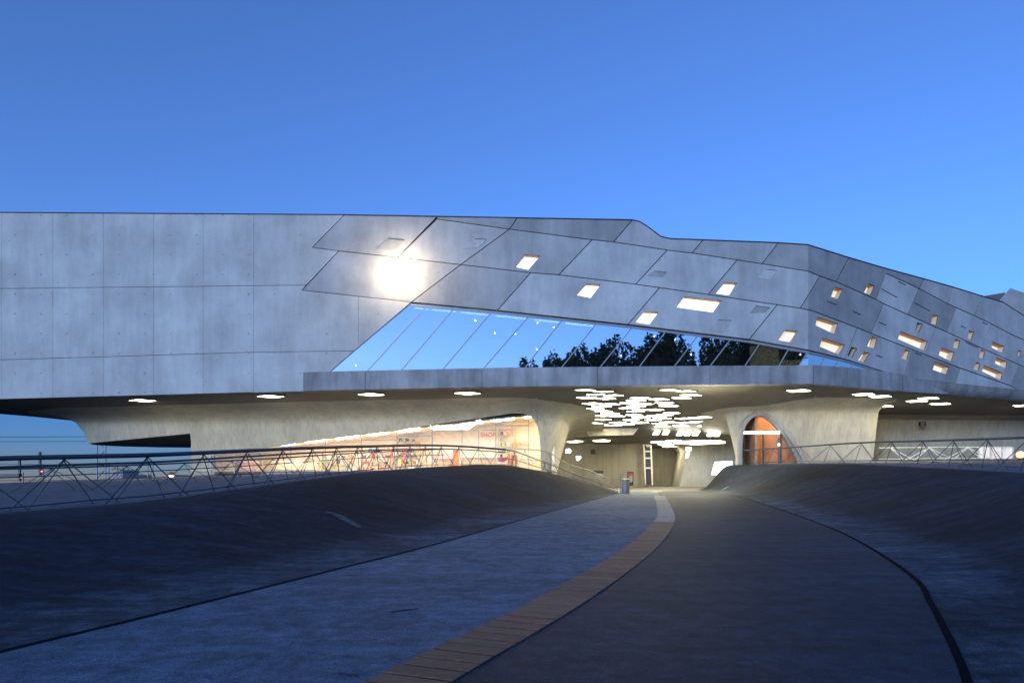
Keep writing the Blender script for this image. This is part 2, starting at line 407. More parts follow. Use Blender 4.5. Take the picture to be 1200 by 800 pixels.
# ================================================================== BUILDING
bld = empty('exhibition_building', (0, 50, 1.0), 'huge angular concrete building raised on flared concrete legs over the path', 'building')
YF, XK, ANG = 45.0, (947 - 600) / F * 45.0, R(23)
d2 = Vector((math.cos(ANG), math.sin(ANG), 0)); n2 = Vector((-math.sin(ANG), math.cos(ANG), 0))   # n2 points into the building
def DF(px, off=0.0):      # distance of the facade along the ray through column px (off = metres behind the face)
    if px <= 947: return YF + off
    k = (px - 600) / F
    o = Vector((XK, YF, 0)) + n2 * off
    # (k*D - o.x)*n2.x + (D - o.y)*n2.y = 0
    return (o.x * n2.x + o.y * n2.y) / (k * n2.x + n2.y)
def PF(px, py, off=0.0): return P(px, py, DF(px, off))
def to_uv(px, py, f2):
    q = P(px, py, DF(px) if (px > 947) == f2 or abs(px - 947) < .01 else DF(px))
    return Vector(((q - Vector((XK, YF, 0))).dot(d2), q.z)) if f2 else Vector((q.x, q.z))
def from_uv(u, z, off, f2):
    if f2: q = Vector((XK, YF, 0)) + d2 * u + n2 * off; return Vector((q.x, q.y, z))
    return Vector((u, YF + off, z))

def inset(poly, g, skip=()):
    n = len(poly); area = sum(poly[i].x * poly[(i + 1) % n].y - poly[(i + 1) % n].x * poly[i].y for i in range(n))
    sg = 1 if area > 0 else -1; out = []
    for i in range(n):
        a, b, c = poly[i - 1], poly[i], poly[(i + 1) % n]
        d1, dd2 = (b - a).normalized(), (c - b).normalized()
        gs = g if isinstance(g, list) else [g] * n; g1 = 0 if (i - 1) % n in skip else gs[(i - 1) % n]; g2 = 0 if i in skip else gs[i]
        na, nb = Vector((-d1.y, d1.x)) * sg, Vector((-dd2.y, dd2.x)) * sg
        cr = d1.x * dd2.y - d1.y * dd2.x
        if abs(cr) < .08: out.append(b + (na * g1 + nb * g2) * .5); continue
        pa, pb = a + na * g1, b + nb * g2
        t = ((pb - pa).x * dd2.y - (pb - pa).y * dd2.x) / cr
        out.append(pa + d1 * t)
    return out
def inside(p, poly):
    r = False; n = len(poly)
    for i in range(n):
        a, b = poly[i], poly[(i + 1) % n]
        if (a.y > p.y) != (b.y > p.y) and p.x < (b.x - a.x) * (p.y - a.y) / (b.y - a.y) + a.x: r = not r
    return r

# --- window openings: corner pixels (top-left, top-right, bottom-right, bottom-left), face, lit
WIN = [
 ([(615, 298), (633, 300), (619, 316), (603, 312.5)], 0, 2), ([(687.5, 332), (704, 333), (692, 349), (675, 345.5)], 0, 2),
 ([(850, 330.5), (864, 331.5), (855, 346), (839, 344)], 0, 2), ([(802.5, 347), (846, 352), (836, 366), (793, 360)], 0, 2),
 ([(755.5, 364.5), (772, 365.5), (761, 380), (745, 377.5)], 0, 2), ([(920.6, 386), (935.6, 388), (927, 401), (912, 398.5)], 0, 1),
 ([(958, 371), (983, 379), (979, 392), (955.6, 381)], 1, 1), ([(964, 395.6), (991, 404), (984, 415.6), (960.6, 406)], 1, 1),
 ([(997.5, 406), (1005, 408), (999, 419), (993, 416.5)], 1, 0), ([(1022, 393.5), (1029, 396), (1025.6, 409), (1016, 405.6)], 1, 1),
 ([(1012.5, 412), (1020, 414), (1013, 425), (1005.6, 422)], 1, 1), ([(1060.6, 408.5), (1067, 411), (1063.5, 422.5), (1056, 419.4)], 1, 1),
 ([(978, 336), (989, 339), (983, 351), (974, 347.5)], 1, 1), ([(1018, 332), (1025.6, 335), (1021, 346), (1012.5, 342.8)], 1, 1),
 ([(1093, 368), (1100.6, 370), (1098, 381), (1090.6, 379)], 1, 1), ([(1075, 377.5), (1082, 379.5), (1077, 390), (1072.5, 388)], 1, 0),
 ([(1055.6, 388), (1088, 400), (1084, 411), (1052, 397)], 1, 1), ([(1119, 396.5), (1126, 399), (1124, 409), (1117, 407)], 1, 1),
 ([(1103, 407), (1119, 412.5), (1115.6, 424), (1100, 416)], 1, 1), ([(1096, 423.5), (1113, 430), (1110, 439), (1093, 433)], 1, 1),
 ([(1135.6, 387), (1142, 389), (1139, 399), (1134, 396.5)], 1, 1), ([(1150, 409), (1155, 411.5), (1153, 421), (1147, 418)], 1, 1),
 ([(1144, 424), (1149.5, 426), (1147, 435), (1140.6, 432)], 1, 1), ([(1153, 427.5), (1176, 437), (1174, 446), (1151, 435)], 1, 1),
 ([(1163, 400), (1178, 406), (1176, 414), (1162, 407)], 1, 1), ([(1168, 418), (1181, 423.5), (1180, 432.5), (1166, 425.5)], 1, 1),
 ([(1195, 410.5), (1199, 413), (1197.5, 421), (1194, 418.5)], 1, 1),
]
wins = []
for q, f, lit in WIN:
    wins.append([[to_uv(x, y, f == 1) for x, y in q], f, lit, False])

def solid_panel(name, mat, outer, holes, off0, off1, f2, parent):
    m = MB(); loops = [outer] + holes; flat = [p for l in loops for p in l]
    tris = tessellate_polygon([[Vector((p.x, p.y, 0)) for p in l] for l in loops])
    n = len(flat)
    vs = [from_uv(p.x, p.y, off0, f2) for p in flat] + [from_uv(p.x, p.y, off1, f2) for p in flat]
    fs = [list(t) for t in tris] + [[i + n for i in t][::-1] for t in tris]
    k = 0
    for l in loops:
        c = len(l)
        for i in range(c): fs.append([k + i, k + (i + 1) % c, n + k + (i + 1) % c, n + k + i])
        k += c
    return m.add(vs, fs).build(name, mat, parent)

PAN1 = [ # front face panels
 [(403, 252), (512, 254), (466, 301.5), (397, 294), (366, 290)],
 [(512, 254), (597, 255.2), (606, 255.6), (597, 268.5), (512, 256.6)],
 [(512, 256.6), (597, 268.5), (540, 310), (466, 301.5)],
 [(606, 255.6), (741, 258), (719, 283.5), (694, 281), (597, 268.5)],
 [(741, 258), (750, 260), (758, 265), (766, 271), (775, 277.5), (786, 280), (824, 281.3), (811, 296.5), (782, 293), (719, 283.5)],
 [(824, 281.3), (912, 284.7), (893, 309), (864, 304.5), (811, 296.5)],
 [(912, 284.7), (947, 287), (947, 317.7), (893, 309)],
 [(397, 294), (466, 301.5), (540, 310), (482, 354), (354, 340)],
 [(597, 268.5), (694, 281), (655, 322), (622, 319.5), (540, 310)],
 [(694, 281), (719, 283.5), (782, 293), (745, 333), (655, 322)],
 [(782, 293), (811, 296.5), (864, 304.5), (830, 345), (773, 337), (745, 333)],
 [(864, 304.5), (893, 309), (947, 317.7), (947, 346.5), (938, 361), (911, 357), (830, 345)],
 [(947, 346.5), (947, 363), (938, 361)],
 [(540, 310), (622, 319.5), (583, 363.5), (482, 354)],
 [(622, 319.5), (655, 322), (745, 333), (773, 337), (736, 380), (583, 363.5)],
 [(773, 337), (830, 345), (911, 357), (878, 397.5), (736, 380)],
 [(911, 357), (938, 361), (947, 363), (947, 410), (878, 397.5)],
]
PAN2 = [ # right-hand face panels
 [(947, 287), (995, 302), (980, 330), (961, 323.5), (947, 317.7)],
 [(995, 302), (1041, 315.5), (1027, 351), (980, 330)],
 [(1041, 315.5), (1083.5, 327), (1077, 338), (1050, 325.5), (1038, 320)],
 [(1038, 320), (1050, 325.5), (1077, 338), (1064, 368.5), (1036, 356), (1027, 351)],
 [(1083.5, 327), (1117, 336.5), (1111, 356), (1077, 338)],
 [(1077, 338), (1111, 356), (1121, 360.5), (1110, 389), (1097, 383.5), (1064, 368.5)],
 [(1117, 336.5), (1151, 347), (1142.5, 370), (1121, 360.5), (1111, 356)],
 [(1121, 360.5), (1142.5, 370), (1162, 379.5), (1150, 407.5), (1110, 389)],
 [(1151, 347), (1175, 354), (1194, 365), (1186, 392), (1162, 379.5), (1142.5, 370)],
 [(1162, 379.5), (1186, 392), (1206, 401), (1194, 427), (1150, 407.5)],
 [(1194, 365), (1200, 370), (1260, 402), (1256, 423), (1206, 401), (1186, 392)],
 [(1206, 401), (1256, 423), (1246, 449), (1194, 427)],
 [(947, 317.7), (961, 323.5), (947, 346.5)],
 [(961, 323.5), (980, 330), (1027, 351), (1036, 356), (1021, 390.5), (1005, 384), (952, 364), (947, 363), (947, 346.5)],
 [(1036, 356), (1064, 368.5), (1097, 383.5), (1085, 415.5), (1055, 404), (1021, 390.5)],
 [(1097, 383.5), (1110, 389), (1150, 407.5), (1194, 427), (1185, 452), (1125, 431), (1099, 421), (1085, 415.5)],
 [(947, 363), (952, 364), (1005, 384), (990, 420.5), (947, 410)],
 [(1005, 384), (1021, 390.5), (1055, 404), (1070, 409.8), (1059, 443), (990, 420.5)],
 [(1070, 409.8), (1085, 415.5), (1099, 421), (1126, 431.5), (1120, 449.5), (1059, 443)],
 [(1126, 431.5), (1185, 452), (1192, 457), (1120, 449.5)],
 [(1194, 427), (1246, 449), (1240, 462), (1192, 457), (1185, 452)],
]
for f, pans in ((0, PAN1), (1, PAN2)):
    for pn in pans:
        uv = [to_uv(x, y, f == 1) for x, y in pn]
        skip = [i for i in range(len(pn)) if abs(pn[i][0] - 947) < .1 and abs(pn[(i + 1) % len(pn)][0] - 947) < .1]
        pp = inset(uv, .028 if f == 0 else .036, skip); holes = []
        for wn in wins:
            if wn[1] != f or wn[3]: continue
            c = sum(wn[0], Vector((0, 0))) / 4
            if not inside(c, uv): continue
            for k in range(14):
                if all(inside(p + (p - c).normalized() * .06, pp) for p in wn[0]): break
                # slide the opening inwards until it clears the joints
                cc = sum(uv, Vector((0, 0))) / len(uv); mv = (cc - c).normalized() * .04
                wn[0] = [c + (p - c) * .985 + mv for p in wn[0]]; c = sum(wn[0], Vector((0, 0))) / 4
            wn[3] = True; holes.append(wn[0])
        solid_panel('facade_panel', 'panel_concrete', pp, holes, 0, .05, f == 1, bld)
        solid_panel('backing_wall', 'joint', inset(uv, -.006), [[p.copy() for p in h] for h in holes], .055, .12, f == 1, bld)
print('windows not placed:', [i for i, wn in enumerate(wins) if not wn[3]])
for c, f, lit, ok in wins:
    if not ok: continue
    f2 = f == 1; dep = .55 if f == 0 else .6
    fr = [from_uv(p.x, p.y, .005, f2) for p in c]; bk = [from_uv(p.x, p.y, dep, f2) for p in c]
    ctr = sum(c, Vector((0, 0))) / 4
    ou = [ctr + (p - ctr) * 1.0 + (p - ctr).normalized() * .03 for p in c]
    fro = [from_uv(p.x, p.y, .122, f2) for p in ou]; bko = [from_uv(p.x, p.y, dep, f2) for p in ou]
    m = MB()      # reveal: a real tube with thickness
    for i in (1, 2, 3):
        j = (i + 1) % 4
        m.quad(fr[i], fr[j], bk[j], bk[i]); m.quad(fro[i], fro[j], bko[j], bko[i])
    wo = m.build('window', 'reveal_plaster', bld)
    MB().quad(fr[0], fr[1], bk[1], bk[0]).build('lintel_lining', 'reveal_wood', wo)
    pn = [from_uv(p.x, p.y, dep - .02, f2) for p in c]; pb = [from_uv(p.x, p.y, dep + .02, f2) for p in c]
    MB().hexa(pn, pb).build('pane', ('window_pane_dark', 'window_pane', 'pane_bright')[lit], wo)

# shut-off plates and slots in the panels
for q in ([(841, 375), (857, 376), (847, 389.5), (831, 387.5)], [(885, 358.5), (902, 361), (897, 366), (879, 367)], [(766, 318), (781, 319.5), (776, 325), (758, 323)], [(897, 316), (910, 317.5), (903, 328), (888, 326)], [(455, 280), (474, 282), (462, 294), (441, 292)], [(556, 280.5), (570, 281), (561, 290), (540, 292)]):
    uvq = [to_uv(x, y, False) for x, y in q]
    solid_panel('shut_off_plate', 'panel_concrete', uvq, [], -.03, .0, False, bld)
    a, b = uvq[0], uvq[1]; e = Vector((0, .035))
    solid_panel('slot', 'joint', [a, b, b + e, a + e], [], -.035, -.002, False, bld)
for xa, ya, xb, yb in ((969, 353.5, 980, 357.5), (999, 365, 1009, 369.5), (1033, 339, 1051, 349), (1072, 355.5, 1090, 365), (1030, 378, 1038, 381.5), (1053, 330.5, 1061, 334.5), (1126, 382.5, 1132, 385), (1151, 378, 1158, 381), (1131, 401, 1146, 408), (1027, 417, 1034, 419), (1072, 414, 1080, 416.5)):
    a, b = to_uv(xa, ya, True), to_uv(xb, yb, True); e = Vector((0, .07))
    solid_panel('slot', 'joint', [a, b, b + e, a + e], [], -.006, .02, True, bld)
# --- left wall: cast bays with day joints
top = [(-420, 246), (0, 249.3), (403, 252)]; j1 = [(-420, 341.5), (0, 338), (240, 335.4), (300, 334.6), (360, 334)]; j2 = [(-420, 429), (0, 421.5), (300, 412.5), (415, 411)]; bot = [(-420, 476), (0, 467.5), (355, 458), (400, 457)]
seams = [-420, -358, -298, -238, -178, -118, -58, 2, 62, 121, 180, 238, 297]
def wallpan(poly, g):
    n = len(poly); gs = []
    for i in range(n):
        (xa, ya), (xb, yb) = poly[i], poly[(i + 1) % n]
        gs.append(.008 if abs(xa - xb) < 1 else (.016 if abs(ya - yb) < .1 * abs(xa - xb) + 1 else .02))
    solid_panel('wall_bay', 'wall_concrete', inset([to_uv(x, y, False) for x, y in poly], gs), [], 0, .14, False, bld)
for a, b in zip(seams, seams[1:]):
    for t, u in ((top, j1), (j1, j2), (j2, bot)):
        wallpan([(a, interp(t, a)), (b, interp(t, b)), (b, interp(u, b)), (a, interp(u, a))], .011)
wallpan([(297, 251.3), (403, 252), (366, 290), (397, 294), (359, 334), (297, 334.6)], .011)
wallpan([(297, 334.6), (359, 334), (354, 340), (420, 347.2), (420, 407), (415, 411), (356, 411.8), (297, 412.6)], .011)
wallpan([(420, 347.2), (482, 354), (420, 407)], .008)
wallpan([(297, 412.6), (356, 411.8), (415, 411), (385, 437), (356, 439), (356, 458.5), (297, 460)], .011)
MB().hexa([P(x, y, YF + .16) for x, y in ((-420, 247), (403, 253), (482, 352.5), (387, 434), (356, 436), (356, 457.5), (0, 466.5), (-420, 475))],
          [P(x, y, YF + .3) for x, y in ((-420, 247), (403, 253), (482, 352.5), (387, 434), (356, 436), (356, 457.5), (0, 466.5), (-420, 475))]).build('backing_wall', 'joint', bld)

# --- ledge under the window band, in cast lengths
ltop = [(355, 437.5), (385, 436.5), (600, 432), (832, 430), (950, 429.5), (1010, 433.5), (1060, 440.5), (1112, 460)]
lbot = [(355, 459), (600, 454), (832, 452), (950, 451), (1040, 459), (1112, 462)]
LO = -.55
for a, b in ((355, 428), (428, 565), (565, 700), (700, 832), (832, 953), (953, 1058), (1058, 1112)):
    xs = [a + .25] + [x for x in (600, 800, 947, 1000, 1030) if a < x < b] + [b - .25]
    rows = []
    for x in xs:
        o = LO * (1 if x < 1058 else max(.05, (1112 - x) / 54))
        D0 = DF(x, o); D1 = DF(x, .25)
        t, u = interp(ltop, x), interp(lbot, x)
        zt, zb = PF(x, t).z, PF(x, u).z
        q0, q1 = P(x, 0, D0), P(x, 0, D1)
        rows.append([Vector((q0.x, q0.y, zb)), Vector((q0.x, q0.y, zt - .02)), Vector((q0.x, q0.y + .03, zt)), Vector((q1.x, q1.y, zt)), Vector((q1.x, q1.y, zb)), Vector((q0.x, q0.y, zb))])
    m = MB().grid(rows); m.quad(*rows[0][:5]); m.quad(*rows[-1][:5]); m.build('ledge', 'ledge_concrete', bld)

rows = []
for x in (356, 600, 832, 946, 947, 953, 1000, 1040, 1056):
    q0, q1 = P(x, 0, DF(x, LO + .06)), P(x, 0, DF(x, .22)); zt, zb = PF(x, interp(ltop, x)).z - .05, PF(x, interp(lbot, x)).z + .03
    rows.append([Vector((q0.x, q0.y, zb)), Vector((q0.x, q0.y, zt)), Vector((q1.x, q1.y, zt)), Vector((q1.x, q1.y, zb)), Vector((q0.x, q0.y, zb))])
MB().grid(rows).build('ledge_core', 'joint', bld)
# --- glazed band with raking mullions
gtop = [(482, 355.5), (583, 365), (736, 381.5), (878, 399), (947, 411.5), (990, 421.5), (1050, 440)]
gbot = [(385, 437), (600, 432.5), (832, 430.5), (950, 430), (1010, 434), (1050, 440)]
mull = [(482, 385), (501, 429), (533, 469), (577, 517.5), (621, 565), (660, 614), (700, 657), (742, 702), (781, 748), (819, 789), (857, 831), (891, 872), (925, 912), (947, 935), (947.2, 947.2), (967, 960), (985, 975), (1003, 993), (1050, 1048)]
GO = .10
for i, ((ta, ba), (tb, bb)) in enumerate(zip(mull, mull[1:])):
    if tb - ta < .5: 
        pass
    q = [PF(ta, interp(gtop, ta), GO), PF(tb, interp(gtop, tb), GO), PF(bb, interp(gbot, bb), GO), PF(ba, interp(gbot, ba), GO)]
    if (q[0] - q[1]).length < .03 and (q[2] - q[3]).length < .03: continue
    dn = Vector((0, .02, 0))
    MB().hexa(q, [v + dn for v in q]).build('glass_pane', 'facade_glass', bld)
    if i and ta != 947.2:
        a, b = PF(ta, interp(gtop, ta), GO - .02), PF(ba, interp(gbot, ba), GO - .02)
        u = Vector((.045, 0, 0)); v = Vector((0, .16, 0))
        MB().hexa([a - u, a + u, b + u, b - u], [a - u + v, a + u + v, b + u + v, b - u + v]).build('mullion', 'frame_grey', bld)
hd = MB()
for (xa, ya), (xb, yb) in zip(gtop[:-1], gtop[1:]):
    a, b = PF(xa, ya, .06), PF(xb, yb, .06); dz = Vector((0, 0, .14)); dy = Vector((0, .2, 0))
    hd.hexa([a, b, b - dz, a - dz], [a + dy, b + dy, b - dz + dy, a - dz + dy])
hd.build('window_head', 'frame_grey', bld)
for (xa, xb) in ((486, 503), (506, 534), (540, 574), (581, 618), (626, 656), (663, 696)):
    a, b = PF(xa, interp(gtop, xa) + 4.2, .35), PF(xb, interp(gtop, xb) + 4.2, .35); dz = Vector((0, 0, .07)); dy = Vector((0, .06, 0))
    MB().hexa([a, b, b - dz, a - dz], [a + dy, b + dy, b - dz + dy, a - dz + dy]).build('strip_light', 'lamp_strip', bld)

# --- hall behind the glazed band
zfl = PF(600, 434).z
plan = [(-16, 45.32), (19.4, 45.36), (27.5, 48.9), (27.5, 56.3), (-16, 56.3)]
def slab(z0, z1): return MB().hexa([Vector((x, y, z0)) for x, y in plan], [Vector((x, y, z1)) for x, y in plan])
slab(zfl - .25, zfl - .05).build('hall_floor', 'interior_floor', bld)
MB().box((6, 56.2, zfl + 2.2), (43, .2, 4.6)).build('hall_wall', 'hall_white', bld)
plan = [(-16, 45.85), (19.2, 45.9), (27.0, 49.3), (27.0, 56.3), (-16, 56.3)]
slab(zfl + 4.5, zfl + 4.62).build('hall_ceiling', 'hall_white', bld)
MB().box((18.2, 49.5, zfl + 1.2), (2.2, .25, 2.6)).build('hall_partition', 'lit_hall', bld)  # both partitions glow slightly: warm lamplight on them is put into the material
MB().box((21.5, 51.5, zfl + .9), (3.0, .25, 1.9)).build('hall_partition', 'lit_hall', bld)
MB().box((16.2, 47.5, zfl + 1.5), (.5, .5, 3.2)).build('hall_column', 'interior_dark', bld)
hp = [(417, 428), (514, 364), (537, 371), (557, 375.5), (580, 390), (630, 378), (649, 383), (767, 394), (791, 398), (728, 416), (810, 415), (938, 415), (604, 391), (629, 409)]
for i, (x, y) in enumerate(hp):
    D = 46.2 + (i * 37 % 5) * .8
    p = P(x, y, D)
    o = MB().lathe(p, [(.012, .07), (.04, .05), (.06, 0), (.04, -.05), (.012, -.06)], 10).build('pendant_lamp', 'lamp_hall', origin=p, sm=True)
    tag(o, 'small bright lamp shining behind the raking glass band', 'lamp', 'lamps in the upper hall')

# --- roof, back, soffit
R0 = [(-420, 246), (0, 249.3), (403, 252), (735, 257.8), (741, 258), (750, 260), (758, 265), (766, 271), (775, 277.5), (786, 280), (824, 281.3), (912, 284.7), (947, 287), (995, 302), (1041, 315.5), (1083.5, 327), (1117, 336.5), (1151, 347), (1175, 354), (1200, 370), (1260, 402)]
def yback(X):
    return interp([(-80, 51.6), (-41, 51.8), (-39.5, 53.5), (-38, 60), (-33, 66), (-20, 88), (80, 92)], X)
rf = []
for x, y in R0:
    a = PF(x, y, .001); rf.append([a + Vector((0, 0, .0)), a + Vector((0, .5, .02)), Vector((a.x * 1.0, max(yback(a.x), a.y + 4), a.z - .05))])
MB().grid(rf).build('roof', 'roof_membrane', bld)
cop = MB()
for (xa, ya), (xb, yb) in zip(R0, R0[1:]):
    a, b = PF(xa, ya, -.03), PF(xb, yb, -.03); dy = Vector((0, .4, 0)); up = Vector((0, 0, .06))
    cop.hexa([a, b, b + dy, a + dy], [a + up, b + up, b + up + dy, a + up + dy])
cop.build('coping', 'joint', bld)
EDGE = [(PF(x, y).x, PF(x, y).z) for x, y in ((-420, 476), (0, 467.5), (355, 458.7), (600, 454), (832, 452), (947, 451), (1040, 459), (1112, 463), (1200, 470), (1260, 474))]
def yfront(X): return YF if X <= XK else YF + (X - XK) * math.tan(ANG)
def zs(X, Y):
    z = interp(EDGE, X)
    mk = smooth((X + 1) / 6) * (1 - smooth((X - 19) / 5))
    dr = interp([(49, 0), (60, 1.15), (61.2, 1.25), (63.2, 2.15), (86, 2.0), (100, 2.0)], Y)
    return z - dr * mk + .0
rows = []
xs_ = [-64 + i * 1.0 for i in range(0, 122)]
for X in xs_:
    y0, y1 = yfront(X) + (.0 if X > -13.8 else .05), yback(X)
    ts = [0, .02, .05, .08, .12, .16, .2, .25, .3, .32, .34, .36, .38, .4, .42, .46, .5, .6, .7, .8, .9, 1]
    rows.append([Vector((X, lerp(y0, y1, t), zs(X, lerp(y0, y1, t)))) for t in ts])
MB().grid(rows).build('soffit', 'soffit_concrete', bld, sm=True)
bw = []
for X in xs_:
    bw.append([Vector((X, yback(X), zs(X, yback(X)) - .02)), Vector((X, yback(X), 19.0 if X < 18 else 17))])
MB().grid(bw).build('back_wall', 'wall_concrete', bld)
# rounded underside at the right-hand end of the box
rows = []
for x in [1058 + i * 10 for i in range(0, 21)]:
    yb = interp([(1059, 443), (1120, 449.5), (1192, 457), (1260, 465)], x); a = PF(x, yb, .0); zb = interp(EDGE, a.x)
    zb = min(zb, a.z - .02); row = [a + n2 * .13 + Vector((0, 0, .15)), a + n2 * .02 + Vector((0, 0, .005))]
    for k in range(7):
        t = k / 6 * math.pi / 2
        q = PF(x, yb, .0) ; off = (1 - math.cos(t)) * 1.1
        q = q + n2 * off; q.z = a.z + (zb - a.z) * math.sin(t); row.append(q)
    rows.append(row)
MB().grid(rows).build('rounded_underside', 'ledge_concrete', bld, sm=True)
# further roof block at the far right
bl = empty('roof_block', (58, 66, 18), 'pale concrete roof block behind the right end of the roofline', 'roof block')
MB().hexa([P(x, y, 62) for x, y in ((1171, 352), (1184, 337.5), (1240, 356), (1240, 420), (1171, 420))], [P(x, y, 62) + Vector((5, 9, 0)) for x, y in ((1171, 352), (1184, 337.5), (1240, 356), (1240, 420), (1171, 420))]).build('wall', 'panel_concrete', bl)
MB().hexa([P(x, y, 66) for x, y in ((1140, 349), (1178, 342.5), (1178, 380), (1140, 380))], [P(x, y, 69) for x, y in ((1140, 349), (1178, 342.5), (1178, 380), (1140, 380))]).build('louvre', 'roof_membrane', bl)

# --- flared concrete legs
def loft(name, cols, zc, mat='cone_concrete', nz=16, parent=bld):
    """cols: (x, y, zlow, flare, slope, ztop or None); outward normal lies on the left of the run... (x grows = front seen from camera)"""
    rows = []; N = len(cols)
    for i, (x, y, zl, Fl, slp, *_r) in enumerate(cols):
        a, b = cols[max(i - 1, 0)], cols[min(i + 1, N - 1)]
        d = Vector((b[0] - a[0], b[1] - a[1], 0))
        if d.length < 1e-6: d = Vector((1, 0, 0))
        d.normalize(); n = Vector((d.y, -d.x, 0))
        if _r: n = Vector((*_r[0], 0)).normalized()
        zt = zs(x + n.x * Fl, y + n.y * Fl) + .01; c = min(zc, zt - .3)
        row = []
        for k in range(nz + 1):
            v = k / nz; z = lerp(zt, max(zl, -9), v) if zl >= c else (lerp(zt, c, v * 2) if v <= .5 else lerp(c, zl, (v - .5) * 2))
            if v <= .5 and zl < c: z = c + (zt - c) * math.cos(v * 2 * math.pi / 2)
            t = max(0, min(1, (z - c) / (zt - c)))
            off = Fl * (1 - math.sqrt(max(0, 1 - t ** 1.8))) if z > c else slp * (z - c)
            q = Vector((x, y, z)) + n * off; q.z = z; row.append(q)
        rows.append(row)
    MB().grid(rows).build(name, mat, parent, sm=True)
    return rows
YA = 53.5
def XA(px, D=YA): return (px - 600) / F * D
GL = EYE + .7
A = []
for x, y, py, Fl, s, n in ((-28, 66, 525, 2.6, .5, (-1, .3)), (-33.6, 64, 524, 2.6, .5, (-1, .1)), (-35.0, 60, 523, 3.4, .6, (-1, -.02)), (-35.0, 56, 521.5, 3.6, .7, (-1, -.1)), (-34.7, 54.6, 520.5, 3.6, .7, (-1, -.4)), (-34.2, 53.9, 520, 3.6, .55, (-.7, -.7)), (-33.4, 53.55, 519.3, 3.2, .35, (-.3, -1))):
    A.append((x, y, zpy(py, y), Fl, s, n))
hullcols = [100 + i * 10 for i in range(0, 13)]
for px in hullcols: A.append((XA(px), YA, zpy(lerp(520, 507.5, (px - 90) / 132), YA), 3.5, .2, (0, -1)))
A.append((XA(221.9), YA, zpy(507.5, YA), 3.5, .2, (0, -1)))
A.append((XA(222.0), YA, GL, 3.5, .2, (0, -1))); A.append((XA(246.9), YA, GL, 3.5, .2, (0, -1)))
arch = [(247, 533), (600, 484.8), (612, 485.2), (620, 487), (626, 492), (630, 500), (632.5, 512), (634, 530), (634.6, 548), (635, 552)]
apx = [247] + [255 + i * 11.5 for i in range(0, 31)] + [606, 612, 616, 620, 623, 626, 628, 630, 631.5, 632.5, 633.4, 634, 634.6]
nA0 = len(A)
for px in apx: A.append((XA(px), YA, zpy(interp(arch, px), YA), 3.5, .2, (0, -1)))
nA1 = len(A)
A.append((XA(635), YA, GL - 1.0, 3.5, .2, (0, -1)))
for x, y, n in ((2.9, 53.55, (.15, -1)), (3.5, 53.8, (.45, -.9)), (4.0, 54.3, (.75, -.65)), (4.35, 55.1, (.95, -.35)), (4.6, 56.5, (1, -.1)), (4.9, 59, (1, 0)), (5.0, 63, (1, 0)), (4.6, 68, (1, 0)), (4.0, 76, (1, 0))):
    A.append((x, y, .9, 3.2, .28, n))
rowsA = loft('leg_left', A, zpy(497, YA), nz=18)
# thickness: soffit lip above the shop glazing and underside of the hull
lip = [[r[-1], r[-1] + Vector((0, .75, .12))] for r in rowsA[nA0:nA1]]
MB().grid(lip).build('arch_lip', 'cone_concrete', bld, sm=True)
un = []
hb = [r[-1] for r in rowsA[5:21]]
for i, p in enumerate(hb):
    t = i / (len(hb) - 1); un.append([p, p.lerp(Vector((lerp(-33.6, -23, t), 64, zpy(524, 64))), .5), Vector((lerp(-33.2, -23, t), 64, zpy(524, 64)))])
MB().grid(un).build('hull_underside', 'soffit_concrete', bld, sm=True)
m = MB(); a, b = XA(222), XA(247)
m.hexa([Vector((a - .45, YA + 1.0, GL)), Vector((a, YA + .35, zpy(507.5, YA) + .3)), Vector((b, YA + .35, zpy(507.5, YA) + .3)), Vector((b, YA + 1.0, GL))],
       [Vector((a + 1.4, 60, GL)), Vector((a + 1.6, 60, 6.0)), Vector((b + 2, 60, 6.0)), Vector((b + 2, 60, GL))]); m.build('leg_foot', 'cone_concrete', bld)
# right-hand leg with the arched door
YB = 54.2; ZGB = EYE + 1.3
B = [(28, 80, 1.0, 2.2, .3, (-1, .3)), (23.4, 70, 1.0, 2.4, .3, (-1, .3)), (20.2, 62, 1.0, 2.6, .35, (-1, .3)), (18.6, 58, 1.0, 2.7, .4, (-1, .2)), (17.6, 56, 1.0, 2.8, .4, (-1, -.1)), (17.2, 55, 1.1, 3, .4, (-.8, -.6)), (17.6, 54.45, 1.4, 3.3, .35, (-.5, -.85)), (17.95, 54.25, 1.6, 3.5, .3, (-.2, -1))]
archB = [(868, 545), (868.6, 520), (870, 507), (873, 498), (878, 491.5), (884, 487.8), (890, 486.6), (897, 488), (905, 493), (914, 502), (924, 515), (934, 530), (942, 545)]
B.append((XA(867.9, YB), YB, ZGB, 3.6, .2, (0, -1))); nB0 = len(B)
for px in [868, 868.6, 869.3, 870, 871.5, 873, 875.5, 878, 881, 884, 887, 890, 893.5, 897, 901, 905, 909.5, 914, 919, 924, 929, 934, 938, 942]:
    B.append((XA(px, YB), YB, zpy(interp(archB, px), YB), 3.6, .2, (0, -1)))
nB1 = len(B)
for px in (942.1, 955, 970, 985, 1000, 1015): B.append((XA(px, YB + .3), YB + (px - 942) * .004, ZGB, 3.4, .2, (0, -1)))
for x, y, Fl, n in ((29.0, 54.7, 2.6, (.3, -1)), (29.5, 55.0, 1.4, (.8, -.6)), (29.75, 55.5, 1.0, (1, -.2)), (30, 58, 1.0, (1, 0)), (31, 66, 1, (1, 0))):
    B.append((x, y, ZGB, Fl, .1, n))
rowsB = loft('leg_right', B, zpy(484, YB), nz=18)
MB().grid([[r[-1], r[-1] + Vector((0, .55, .0))] for r in rowsB[nB0:nB1]]).build('arch_lip', 'cone_concrete', bld, sm=True)
